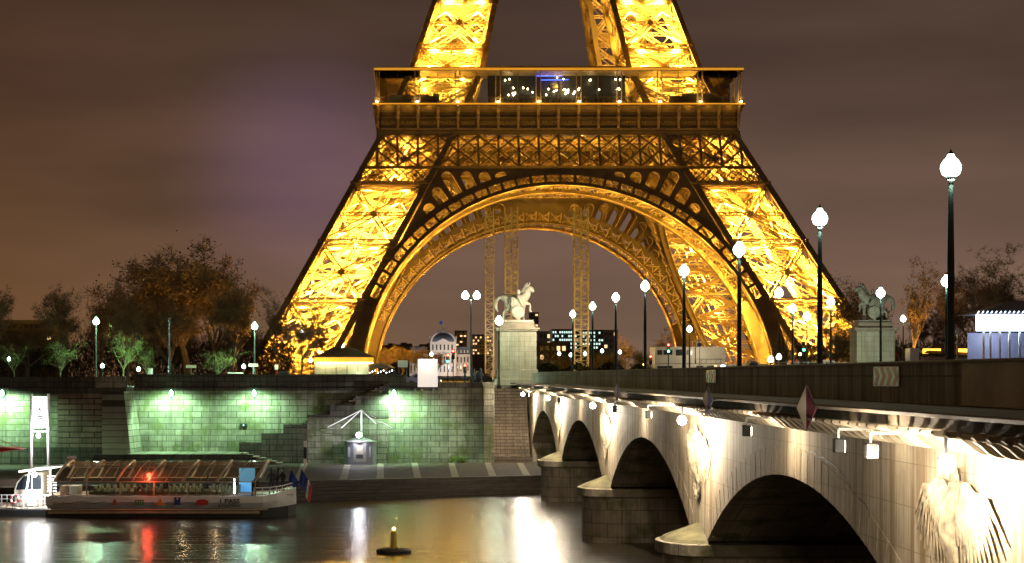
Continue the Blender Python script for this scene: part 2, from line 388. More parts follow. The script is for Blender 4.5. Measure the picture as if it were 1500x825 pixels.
def skinned(name, pts, edges, rad, m, parent, sub=1, tf=None, scale=1.0):
    """one continuous body grown over a skeleton"""
    bm = bmesh.new(); ly = bm.verts.layers.skin.verify(); vv = []
    for i, p in enumerate(pts):
        v = bm.verts.new(Vector(p)); v[ly].radius = (rad[i], rad[i]); v[ly].use_root = (i == 0); vv.append(v)
    for a, b in edges: bm.edges.new((vv[a], vv[b]))
    me = bpy.data.meshes.new('sk'); bm.to_mesh(me); bm.free()
    o = bpy.data.objects.new('sk', me); C.objects.link(o)
    sk = o.modifiers.new('s', 'SKIN'); sk.use_smooth_shade = True; sk.branch_smoothing = .3
    ss = o.modifiers.new('d', 'SUBSURF'); ss.levels = sub; ss.render_levels = sub
    dg = bpy.context.evaluated_depsgraph_get(); m2 = bpy.data.meshes.new_from_object(o.evaluated_get(dg))
    mb = MB(); off = Vector((0, 0, 0))
    for v in m2.vertices:
        c = Vector(v.co)*scale
        mb.v.append(tuple(tf(c) if tf else c))
    mb.f = [tuple(p.vertices) for p in m2.polygons]; mb.sm = True
    bpy.data.objects.remove(o); bpy.data.meshes.remove(me); bpy.data.meshes.remove(m2)
    return mb.build(name, m, parent)
ORD = ['nearest', 'second nearest', 'third nearest', 'fourth nearest', 'fifth nearest', 'sixth nearest', 'seventh nearest', 'eighth nearest', 'ninth nearest', 'tenth nearest']

WATER = -8.95; QUAY = -7.6; STREET = -1.1; DECK = -.62
# ================================================================== SETTING
tag(MB().add([(-1500,-700,WATER),(1500,-700,WATER),(1500,160,WATER),(-1500,160,WATER)], [(0,1,2,3)]).build('river', 'water'), kind='structure')
tag(MB().add([(-3500,157.2,STREET),(3500,157.2,STREET),(3500,6500,STREET),(-3500,6500,STREET)], [(0,1,2,3)]).build('ground', 'ground'), kind='structure')
tag(MB().add([(-300,170,STREET+.01),(300,170,STREET+.01),(300,186,STREET+.01),(-300,186,STREET+.01)], [(0,1,2,3)]).build('embankment_road', 'asphalt'), kind='structure')
tag(MB().box(-300, 6.5, 158.0, 169.8, STREET-.3, STREET+.14).build('embankment_pavement', 'pave'), kind='structure')
rd = MB(); rd.add([(15,164.6,DECK-.1),(40,164.6,DECK-.1),(40,169.9,STREET+.05),(15,169.9,STREET+.05)], [(0,1,2,3)])
tag(rd.build('bridge_ramp', 'asphalt'), kind='structure')
mk = MB()
for i in range(14):
    mk.box(-120+i*20, -116+i*20, 177.9, 178.1, STREET+.012, STREET+.02)
tag(mk.build('road_markings', 'slabline'), kind='structure')

# quay platform with its skewed river edge and steps down to the water
def edgeY(x): return 135.0+(x-6.4)*.40
qx = [-150, -60, -26, -8.3, 6.4, 14]
q = MB(); vs = []; 
for x in qx: vs.append((x, max(118.5, edgeY(x)), QUAY))
n = len(vs)
for x in qx: vs.append((x, 157.5, QUAY))
q.add(vs, [(i, i+1, n+i+1, n+i) for i in range(n-1)])
tag(q.build('quay', 'quayfloor'), kind='structure')
st = MB()
for k in range(6):
    z1 = QUAY-.004 if k == 0 else QUAY-.24*k; z0 = z1-.24 if k < 5 else WATER-1.5
    d0 = .38*k
    for i in range(n-1):
        a = vs[i]; b = vs[i+1]
        st.add([(a[0], a[1]-d0, z1), (b[0], b[1]-d0, z1), (b[0], b[1]-d0-.38, z1), (a[0], a[1]-d0-.38, z1),
                (a[0], a[1]-d0-.38, z0), (b[0], b[1]-d0-.38, z0)], [(0,1,2,3), (3,2,5,4)])
tag(st.build('quay_steps', mat('wet_steps', (.035, .028, .02), .4, 0, .4, 2)), kind='structure')
sl = MB()
for xe, xw in ((436, 447), (503, 510), (557, 557.5), (612, 607), (667, 661), (722, 714), (772, 761)):
    e = P(xe, 551, 130).x; w_ = (xw-605)*156/F; e = (xe-605)*edgeY((xe-605)*.05)/F
    y0 = edgeY(e)+.03
    sl.add([(e-.28, y0, QUAY+.006), (e+.28, y0, QUAY+.006), (w_+.26, 155.5, QUAY+.006), (w_-.26, 155.5, QUAY+.006)], [(0,1,2,3)])
tag(sl.build('quay_kerb_slabs', 'slabline'), kind='structure')

# ================================================================== EMBANKMENT WALL
ew = thing('embankment_wall', (-9, 156, QUAY), 'long tall wall of stone blocks along the far quay, lit green', 'wall')
MB().box(-24.6, 6.15, 156.0, 157.2, QUAY-.3, -1.0).build('wall', 'quaywall', ew)
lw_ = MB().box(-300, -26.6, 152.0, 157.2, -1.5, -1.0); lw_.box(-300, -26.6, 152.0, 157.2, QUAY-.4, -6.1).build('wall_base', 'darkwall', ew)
MB().box(-300, -30.4, 152.05, 157.2, -6.1, -1.5).build('wall', 'quaywall', ew)
MB().box(-30.4, -26.6, 152.0, 157.2, -6.1, -1.5).build('wall', 'brownwall', ew)
# battered buttress whose lit flank faces right
bt = MB(); bt.add([(-26.6,151.8,QUAY-.4),(-24.0,151.8,QUAY-.4),(-23.6,156.05,QUAY-.4),(-26.6,156.05,QUAY-.4),
                   (-26.6,151.9,-1.0),(-24.8,151.9,-1.0),(-24.55,156.05,-1.0),(-26.6,156.05,-1.0)],
                  [(0,1,5,4),(1,2,6,5),(2,3,7,6),(3,0,4,7),(4,5,6,7)])
bt.build('buttress', 'quaywall_side', ew)
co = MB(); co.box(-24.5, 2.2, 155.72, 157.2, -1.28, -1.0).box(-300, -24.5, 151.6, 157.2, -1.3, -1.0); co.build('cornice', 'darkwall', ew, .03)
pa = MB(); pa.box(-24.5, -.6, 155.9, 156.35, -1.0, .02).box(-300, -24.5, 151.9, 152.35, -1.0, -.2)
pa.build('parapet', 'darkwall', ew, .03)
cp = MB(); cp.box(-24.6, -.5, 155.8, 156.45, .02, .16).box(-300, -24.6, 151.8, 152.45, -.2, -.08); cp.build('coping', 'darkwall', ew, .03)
MB().box(-.6, 6.15, 155.9, 156.35, -1.0, -.55).build('parapet', 'darkwall', ew, .03)
MB().box(46.5, 300, 156.0, 157.2, QUAY-.3, -.1).build('wall', 'quaywall', ew)
lc = MB(); lc.box(-27.2, -24.6, 151.7, 152.5, -1.0, -.02); lc.build('pillar', 'quaywall', ew, .03)
# raised platform and dark steps behind the boat
pf = thing('quay_terrace', (-20, 152, QUAY), 'raised stone terrace with dark steps below the green lit wall', 'terrace')
MB().box(-24.3, -14.9, 150.6, 156.0, QUAY-.2, -6.62).build('platform', 'quaywall', pf, .02)
ds = MB()
for k in range(5): ds.box(-27, -13.6+.35*k, 150.6-.42*(k+1), 150.6-.42*k, QUAY-.2, -6.66-.19*k)
ds.build('steps', 'darkwall', pf)
# stair climbing to the street behind a stepped side wall
sw = thing('street_stair', (-8, 154, QUAY), 'dark stone stair with stepped side wall climbing the embankment wall', 'staircase')
tops = [(350, 648), (383, 635), (415, 622), (450, 608), (483, 594), (521, 580), (560, 566)]
poly = [((350-605)*154.4/F, QUAY-.2)]
for i, (x, y) in enumerate(tops):
    X = (x-605)*154.4/F; hh = (551-y)*154.4/F
    poly.append((X, hh)); 
    if i+1 < len(tops): poly.append(((tops[i+1][0]-605)*154.4/F, hh))
poly.append((-2.1, poly[-1][1])); 
# lower edge of the wall follows the stair
poly2 = poly+[(-2.1, -3.6), (-9.2, -3.6), (-9.2, QUAY-.2)]
MB().prism(poly2, 1, 154.4, 154.85).build('side_wall', 'darkwall', sw)
MB().prism([(-9.2, QUAY-.2), (-2.1, QUAY-.2), (-2.1, -3.6), (-9.2, -3.6)], 1, 154.44, 155.95).build('wall_base', 'quaywall', sw)
ts = MB()
for k in range(34):
    x0 = -15.1+.38*k; z = -6.62+.18*k
    ts.box(x0, x0+.4, 154.86, 155.98, z-.4, z)
ts.build('tread', 'steps', sw)
ls = MB()
for k in range(7): ls.box(-14.8+.5*k, -14.3+.5*k, 152.2, 154.38, QUAY-.1, -6.62-.14*k)
ls.build('lower_steps', 'steps', sw)

# ================================================================== BRIDGE STAIR beside the abutment
bs = thing('bridge_stair', (8.4, 158, QUAY), 'steep stone staircase up from the quay beside the bridge', 'staircase')
s_ = MB()
for k in range(25):
    z = QUAY+.27*(k+1); s_.box(7.15, 10.4, 157.0+.30*k, 165.2, z-.27, z)
s_.build('steps', 'steps', bs, .02)
MB().box(6.15, 7.12, 155.5, 165, QUAY-.3, -.75).build('side_wall', 'quaywall', bs, .03)
MB().box(6.05, 7.2, 155.4, 165, -.75, -.55).build('coping', 'quaywall', bs, .03)
MB().box(7.13, 10.4, 156.0, 156.98, QUAY-.3, QUAY+.5).build('landing', 'steps', bs, .03)

# ================================================================== BRIDGE
BX0, BX1 = 10.6, 44.6
br = thing('stone_bridge', (27.6, 82, WATER), 'pale stone arch bridge over the river with eagle reliefs, floodlit', 'bridge')
piers = [34.4+31.3*i for i in range(4)]
SPR = -5.95; CRN = -2.82; half = 13.9; R_ = (half*half+(CRN-SPR)**2)/(2*(CRN-SPR)); cz = CRN-R_
def arch_h(y, c): return cz+math.sqrt(max(0, R_*R_-(y-c)**2))
segs = []  # (y, lower h)
centers = [p-15.65 for p in piers]+[piers[-1]+15.65]
TOPH = -.98
segs.append((-12, WATER-1)); segs.append((centers[0]-half, WATER-1))
for c in centers:
    for k in range(25):
        y = c-half+2*half*k/24; segs.append((y, arch_h(y, c)))
    segs.append((c+half, None))
# faces
for X in (BX0, BX1):
    wl = MB()
    prev = None
    wl.box(X-.01, X+.01, -12, centers[0]-half, WATER-1, TOPH) if False else None
    for ci, c in enumerate(centers):
        ys = [c-half+2*half*k/24 for k in range(25)]
        for a, b in zip(ys[:-1], ys[1:]):
            wl.add([(X, a, arch_h(a, c)), (X, b, arch_h(b, c)), (X, b, TOPH), (X, a, TOPH)], [(0,1,2,3)])
        y0 = c+half; y1 = centers[ci+1]-half if ci+1 < len(centers) else 165.0
        low = SPR if ci+1 < len(centers) else WATER-1
        wl.add([(X, y0, low), (X, y1, low), (X, y1, TOPH), (X, y0, TOPH)], [(0,1,2,3)])
    wl.add([(X, -12, WATER-1), (X, centers[0]-half, WATER-1), (X, centers[0]-half, TOPH), (X, -12, TOPH)], [(0,1,2,3)])
    wl.build('spandrel_wall', 'bridge', br)
for ci, c in enumerate(centers):
    sf = MB(); N = 24
    ys = [c-half+2*half*k/N for k in range(N+1)]
    for a, b in zip(ys[:-1], ys[1:]):
        sf.add([(BX0, a, arch_h(a, c)), (BX0, b, arch_h(b, c)), (BX1, b, arch_h(b, c)), (BX1, a, arch_h(a, c))], [(0,1,2,3)])
    sf.build('arch_vault', 'pierside', br)
    rg = MB(); zc_ = cz
    for k in range(36):   # voussoirs, each a hair apart
        t0 = math.asin(half/R_)*(-1+2*k/36)+.0012; t1 = math.asin(half/R_)*(-1+2*(k+1)/36)-.0012
        pts = []
        for t, r in ((t0, R_), (t1, R_), (t1, R_+.85), (t0, R_+.85)): pts.append((c+r*math.sin(t), cz+r*math.cos(t)))
        rg.prism(pts, 0, BX0-.014, BX0+.1)
    rg.build('arch_ring', 'bridge', br)
for y0_, y1_ in ((centers[-1]+half, 165), (-12, centers[0]-half)): MB().box(BX0+.02, BX1-.02, y0_, y1_, WATER-1, TOPH).build('abutment', 'pierside', br)
# piers
def noseprof(hw, ext, nn_=14):
    pts = []
    for k in range(nn_+1):
        t = -PI/2+PI*k/nn_
        pts.append((-ext*math.cos(t), hw*math.sin(t)))
    return pts
for i, p in enumerate(piers):
    b_ = MB(); pr = noseprof(1.95, 1.35)
    poly = [(BX0+x, p+y) for x, y in pr]+[(BX1-x, p-y) for x, y in pr]
    b_.prism(poly, 2, WATER-2, SPR-.62); b_.sm = True
    pb = b_.build('pier', 'pierside', br)
    c_ = MB(); pr = noseprof(2.2, 1.62); poly = [(BX0+x, p+y) for x, y in pr]+[(BX1-x, p-y) for x, y in pr]
    c_.prism(poly, 2, SPR-.55, SPR-.1)
    pr2 = noseprof(2.05, 1.45); poly2 = [(BX0+x, p+y) for x, y in pr2]+[(BX1-x, p-y) for x, y in pr2]
    c_.prism(poly2, 2, SPR-.62, SPR-.548)
    c_.build('pier_cap', 'pier', pb, .03)
    n_ = MB()   # half cone on the nose
    for (o1, z1), (o2, z2) in (((1.0, SPR-.102), (.93, SPR+.02)), ((.93, SPR+.02), (0.02, SPR+.55))):
        A = [(BX0+x*o1, p+y*o1, z1) for x, y in noseprof(2.0, 1.45)]; B = [(BX0+x*o2, p+y*o2, z2) for x, y in noseprof(2.0, 1.45)]
        m_ = len(A); n_.add(A+B, [(k, k+1, m_+k+1, m_+k) for k in range(m_-1)])
    n_.sm = True
    n_.build('cutwater_roof', mat('mossy_cutwater', (.13, .115, .055), .9, 0, .5, 1.5), pb)
# deck, cornice, parapets
dk = MB().box(BX0-.8, BX1+.8, -12, 164.5, TOPH+.02, DECK-.16); dk.build('deck', 'asphalt', br)
for sgn, X in ((1, BX0), (-1, BX1)):
    prof = [(X+sgn*.3, TOPH), (X-sgn*.98, TOPH), (X-sgn*1.0, -.76), (X-sgn*1.32, -.745), (X-sgn*1.55, -.72), (X-sgn*1.62, -.66), (X-sgn*1.6, -.63), (X+sgn*1.0, -.60), (X+sgn*1.0, TOPH)]
    # long lengths with small joints
    cn = MB(); y = -12.0
    while y < 164:
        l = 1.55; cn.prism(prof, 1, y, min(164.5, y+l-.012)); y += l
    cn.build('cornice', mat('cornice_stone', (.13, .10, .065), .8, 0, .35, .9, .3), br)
    pp = MB().box(min(X+sgn*.42, X+sgn*.86), max(X+sgn*.42, X+sgn*.86), -12, 164.5, -.60, .27); pp.build('parapet', 'parapet', br)
    MB().box(min(X+sgn*.36, X+sgn*.92), max(X+sgn*.36, X+sgn*.92), -12, 164.5, .27, .335).build('coping', mat('parapet_coping', (.32, .30, .20), .8, 0, .3, 1), br, .015)
# repaired pale length of the parapet
MB().box(BX0+.405, BX0+.419, 31.6, 35.6, -.585, .265).build('parapet_repair', mat('pale_render', (.60, .60, .48), .9, 0, .25, .9, .3), br)
for X_ in (BX0-.006, BX1+.006): MB().box(X_-.004, X_+.004, -12, 164.4, -1.40, TOPH-.003).build('shade_band', mat('painted_shade', (.05, .04, .028), .9, 0, .5, 1.2), br)  # dark strip painted behind the brackets for the shade between them
# S-shaped brackets
Sp = []
for t in range(11):
    u = t/10; Sp.append((-1.0+u*.98, TOPH-.02-.44*(u**1.6)*(1) - .07*math.sin(u*2*PI)))
bot = [(a+.02, b-.10) for a, b in Sp]
def bracket_poly():
    top = [(-1.28, TOPH), (-1.30, TOPH-.06), (-1.22, TOPH-.12), (-1.08, TOPH-.125), (-.92, TOPH-.13), (-.76, TOPH-.18), (-.62, TOPH-.27), (-.50, TOPH-.38), (-.36, TOPH-.45), (-.18, TOPH-.475), (0.02, TOPH-.48), (0.02, TOPH)]
    return top
bp_ = [(BX0+a*.95, h) for a, h in bracket_poly()]
bset = []
y = 29.0; k = 0
bmesh_src = None; far_mb = MB(); brmat = mat('bracket_stone', (.36, .30, .21), .8, 0, .3, .8, .3)
while y < 163.5:
    if k < 99:
        if bmesh_src is None:
            bmesh_src = MB().prism(bp_, 1, y-.07, y+.07).build('bracket', brmat, br); y_src = y
            bv = bmesh_src.modifiers.new('bevel', 'BEVEL'); bv.width = .012; bv.segments = 1
        else:
            c_ = bmesh_src.copy(); C.objects.link(c_); c_.location = (0, y-y_src, 0)
    else: far_mb.prism(bp_, 1, y-.07, y+.07)
    y += .77; k += 1
y = 28.2
while y > -11: far_mb.prism(bp_, 1, y-.07, y+.07); y -= .77
fo = far_mb.build('bracket', brmat, br); fo['kind'] = 'stuff'
# the long crack above the nearest arch
ck = MB(); pts = [(1046, 716-60), (1075, 640), (1107, 624), (1130, 612)]
crk = [(49.8, -2.35), (49.0, -2.2), (48.2, -2.22), (47.4, -2.05), (46.9, -1.98), (46.5, -2.12), (45.8, -2.1), (45.0, -2.22), (44.3, -2.3), (43.7, -2.5), (43.2, -2.62), (42.7, -2.88), (42.1, -2.92), (41.6, -3.0), (41.2, -3.2), (40.7, -3.42)]
for a, b in zip(crk[:-1], crk[1:]): ck.beam((BX0-.004, a[0], a[1]), (BX0-.004, b[0], b[1]), .035, .012, (1, 0, 0))
ck.build('crack', 'dark', br)

# eagle reliefs over the piers
def eagle(yc):
    flat = lambda v: Vector((BX0-(BX0-v.x)*.50, v.y, v.z))
    root_mb = MB(flat)
    def A(u, v, t): return (BX0-t, yc-u, v)     # u grows to the right in view
    # body, neck and head
    root_mb.tube([A(0, -1.95, .18), A(.02, -2.2, .30), A(0, -2.55, .42), A(0, -3.0, .46), A(0, -3.4, .34), A(0, -3.75, .18)], [.13, .18, .30, .34, .26, .12], 12)
    root_mb.ball(A(.05, -1.9, .28), .17, .22, .19); root_mb.tube([A(.18, -1.9, .30), A(.36, -1.94, .30), A(.40, -2.04, .29)], [.08, .06, .015], 8)
    body = root_mb.build('eagle_relief', M['eagle'], br)
    for sg in (-1, 1):
        w_ = MB(flat)
        w_.tube([A(sg*.2, -2.4, .25), A(sg*.6, -2.14, .34), A(sg*1.05, -2.12, .36), A(sg*1.5, -2.26, .30)], [.13, .14, .11, .05], 8, True)
        for k in range(11):
            a_ = 1.38-k*.128; L_ = 2.15-.07*k; u0, v0 = .42+.045*(10-k), -2.22-.012*k
            pts = [A(sg*u0, v0, .20), A(sg*(u0+L_*.5*math.sin(a_+.16)), v0-L_*.5*math.cos(a_+.16), .30), A(sg*(u0+L_*math.sin(a_-.16)), v0-L_*math.cos(a_-.16), .14)]
            w_.tube(pts, [.06, .085, .025], 6)
        for k in range(9):
            a_ = 1.36-k*.15; L_ = 1.05; u0, v0 = .40+.04*(8-k), -2.20
            w_.tube([A(sg*u0, v0, .40), A(sg*(u0+L_*.5*math.sin(a_+.1)), v0-L_*.5*math.cos(a_+.1), .46), A(sg*(u0+L_*math.sin(a_-.1)), v0-L_*math.cos(a_-.1), .34)], [.06, .09, .03], 6)
        w_.build('wing', M['eagle'], body)
    w_ = MB(flat)
    ring = [A(.42*math.cos(t), -4.05+.36*math.sin(t), .16) for t in [2*PI*k/16 for k in range(17)]]
    w_.tube(ring, .11, 8, False)
    for k in range(20):
        t = 2*PI*k/20; r = .42+.12*(k % 2); w_.ball(A(r*math.cos(t), -4.05+r*.86*math.sin(t), .24), .08, .08, .08, 6, 4)
    w_.build('wreath', M['eagle'], body)
    f_ = MB(flat)
    for sg in (-1, 1):
        f_.tube([A(sg*.18, -3.3, .3), A(sg*.24, -3.62, .28), A(sg*.2, -3.8, .26)], [.15, .10, .08], 8)
    for k in range(5): f_.tube([A(-.2+.1*k, -3.6, .2), A(-.3+.15*k, -3.98, .12)], [.08, .05], 6)
    f_.build('talons', M['eagle'], body)
M['eagle'] = mat('relief_stone', (.27, .215, .14), .85, 0, .6, 4, .7)
for p in piers: eagle(p)

# ================================================================== THE TOWER
TX, TY = 28.2, 379.0
PW = [(-1.1, 59.6), (46.7, 35.0), (61.0, 28.95), (75.1, 24.5), (92, 19.6)]
PS = [(-1.1, 15.1), (46.7, 15.1), (61.0, 15.1), (75.1, 13.4), (92, 11.6)]
def lin(T, z):
    if z <= T[0][0]: return T[0][1]+(z-T[0][0])*(T[1][1]-T[0][1])/(T[1][0]-T[0][0])
    for (a, b), (c, d) in zip(T[:-1], T[1:]):
        if z <= c: return b+(z-a)*(d-b)/(c-a)
    return T[-1][1]
w = lambda z: lin(PW, z)
sd_ = lambda z: lin(PS, z)
def rot(k):
    c, s = [(1, 0), (0, 1), (-1, 0), (0, -1)][k]
    return lambda v: Vector((TX+v.x*c-v.y*s, TY+v.x*s+v.y*c, v.z))
tw = thing('lattice_tower', (TX, TY, STREET), 'huge iron lattice tower on four splayed legs, glowing golden from inside', 'tower')
def lbar(mb, p, q, n, wd, dp, pitch=1.1, ch=.15, la=.085, two=True):
    p = Vector(p); q = Vector(q); n = Vector(n).normalized(); u = (q-p); L = u.length; u.normalize(); s = u.cross(n).normalized()
    for i in (-1, 1):
        for j in ((-1, 1) if two else (0,)):
            o = s*(wd/2*i)+n*(dp/2*j); mb.beam(p+o, q+o, ch, ch, n)
    k = max(2, int(L/pitch))
    for t in range(k):
        a = p+u*(L*t/k); b = p+u*(L*(t+1)/k); sg = 1 if t % 2 else -1
        for j in ((-1, 1) if two else (0,)):
            mb.beam(a+s*(wd/2*sg)+n*(dp/2*j), b-s*(wd/2*sg)+n*(dp/2*j), la, la, n, False)
def crn(z, i, j):   # corner of a leg: i,j = 0 outer, 1 inner
    ww, ss = w(z), sd_(z); return Vector((-ww+ss*i, -ww+ss*j, z))
levels_low = [-8.0, 2.6, 13.7, 25.0, 36.5]
levels_mid = [36.5, 46.9, 57.0]
levels_up = [57.0, 65.2, 75.6, 86.5]
def leg(k, name='leg', lo=True):
    tf = rot(k)
    g = MB(tf)
    # four box girders at the corners
    zs = [-1.1, 10, 22, 34, 46.7, 53, 61, 68, 75.1, 92]; a = .62
    for i in (0, 1):
        for j in (0, 1):
            vs = []; fs = []
            for z in zs:
                c = crn(z, i, j); x = c.x+(a if i == 0 else -a); y = c.y+(a if j == 0 else -a)
                aa = a if z < 60 else .52
                vs += [(x-aa, y-aa, z), (x+aa, y-aa, z), (x+aa, y+aa, z), (x-aa, y+aa, z)]
            for t in range(len(zs)-1):
                for m_ in range(4): m2 = (m_+1) % 4; fs.append((4*t+m_, 4*t+m2, 4*t+4+m2, 4*t+4+m_))
            g.add(vs, fs)
    # ribs along the girders
    rb = g
    for z in [x*1.0 for x in range(0, 90, 2)]:
        for i in (0, 1):
            c = crn(z, i, 0); x = c.x+(a if i == 0 else -a)
            rb.box(x-.66, x+.66, c.y-.05, c.y+.02, z, z+.10)
    gz = g
    braces = []
    faces = [((0, 0), (1, 0), (0, -1, 0)), ((0, 0), (0, 1), (-1, 0, 0)), ((1, 0), (1, 1), (1, 0, 0)), ((0, 1), (1, 1), (0, 1, 0))]
    for (A, B, nrm) in faces:
        nv = Vector(nrm); b = MB(tf)
        def pt(z, s):      # s 0..1 across the face, inset behind the girders
            p = crn(z, *A)*(1-s)+crn(z, *B)*s; return p-nv*1.15
        e = .075
        lv = levels_low+levels_mid[1:]+levels_up[1:]
        for z0, z1 in zip(lv[:-1], lv[1:]):
            if z0 < -1.5: zz0 = -1.0
            else: zz0 = z0
            sm_ = .85 if z0 < 57 else .7
            lbar(b, pt(zz0+.3, e), pt(z1-.4, 1-e), nv, sm_, .6, 1.3, .26, .09); lbar(b, pt(zz0+.3, 1-e), pt(z1-.4, e), nv, sm_, .6, 1.3, .26, .09)
            zm = (zz0+z1)/2
            lbar(b, pt(zm, e), pt(zm, 1-e), nv, .55, .4)
            lbar(b, pt(z1+.25, e), pt(z1+.25, 1-e), nv, .9, .5, .9, .26); lbar(b, pt(z1-.8, e), pt(z1-.8, 1-e), nv, .5, .4, .9)
            # post from node level to the crossing
            lbar(b, pt(zm, .5), pt(z1-.6, .5), nv, .4, .3)
            # secondary small bracing
            for s0, s1 in ((e, .28), (1-e, .72)):
                b.beam(pt(zm, s0), pt((zm+z1)/2, s1), .16, .16, nv); b.beam(pt(zm, s0), pt((zm+zz0)/2, s1), .16, .16, nv)
            # gusset at the crossing and at the nodes
            c = (pt(zm, .5)+nv*.95)
            uu = (crn(0, *B)-crn(0, *A)).normalized(); pr = []
            for t in range(12):
                r = .85 if t % 2 else .5; pr.append(c+uu*(r*math.cos(t*PI/6))+Vector((0, 0, r*math.sin(t*PI/6))))
            gz.add(pr+[q_-nv*.12 for q_ in pr], [tuple(range(12)), tuple(range(23, 11, -1))]+[(t, (t+1) % 12, 12+(t+1) % 12, 12+t) for t in range(12)])
            for s in (.055, .945):
                c = pt(z1-.2, s)+nv*.45; gz.beam(c-Vector((0, 0, 1.0)), c+Vector((0, 0, 1.0)), 1.3, .3, nv)
        braces.append((b, 'iron_lit' if nrm in ((0, -1, 0), (-1, 0, 0)) else 'iron'))
    lg = g.build(name, 'iron_shaded', tw)
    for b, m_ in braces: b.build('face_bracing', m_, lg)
    # inside: lift rails, diaphragms, cross ties
    it = MB(tf)
    for z in levels_low[1:]+[46.9, 65.2, 75.6]:
        c = [crn(z, 0, 0)+V(1, 1, 0), crn(z, 1, 0)+V(-1, 1, 0), crn(z, 1, 1)+V(-1, -1, 0), crn(z, 0, 1)+V(1, -1, 0)]
        for a_, b_ in ((0, 2), (1, 3)): lbar(it, c[a_], c[b_], (0, 0, 1), .7, .5, 1.2)
        m4 = [(c[t]+c[(t+1) % 4])/2 for t in range(4)]
        for t in range(4): lbar(it, m4[t], m4[(t+1) % 4], (0, 0, 1), .5, .4, 1.2)
    for ix, iy in ((.34, .45), (.45, .45), (.56, .45), (.67, .45)):
        for z0, z1 in zip([-1, 10, 22, 34, 46], [10, 22, 34, 46, 57]):
            def ip(z):
                ww, ss = w(z), sd_(z); return Vector((-ww+ss*ix, -ww+ss*iy, z))
            it.beam(ip(z0), ip(z1), .30, .45, (0, 1, 0))
    for z in range(1, 56, 2):
        ww, ss = w(z), sd_(z)
        for iy in (.45,): it.beam((-ww+ss*.30, -ww+ss*iy, z), (-ww+ss*.70, -ww+ss*iy, z), .14, .14)
    # zigzag stair
    for i_, z in enumerate(range(2, 54, 3)):
        w0, w1 = w(z), w(z+3); s0 = .18 if i_ % 2 else .82; s1 = 1-s0
        it.beam((-w0+15*s0, -w0+15*.8, z), (-w1+15*s1, -w1+15*.8, z+3), .9, .15, (0, 1, 0))
    it.build('inner_bracing', 'iron', lg)
    return lg
legs = [leg(0), leg(1), leg(2), leg(3)]

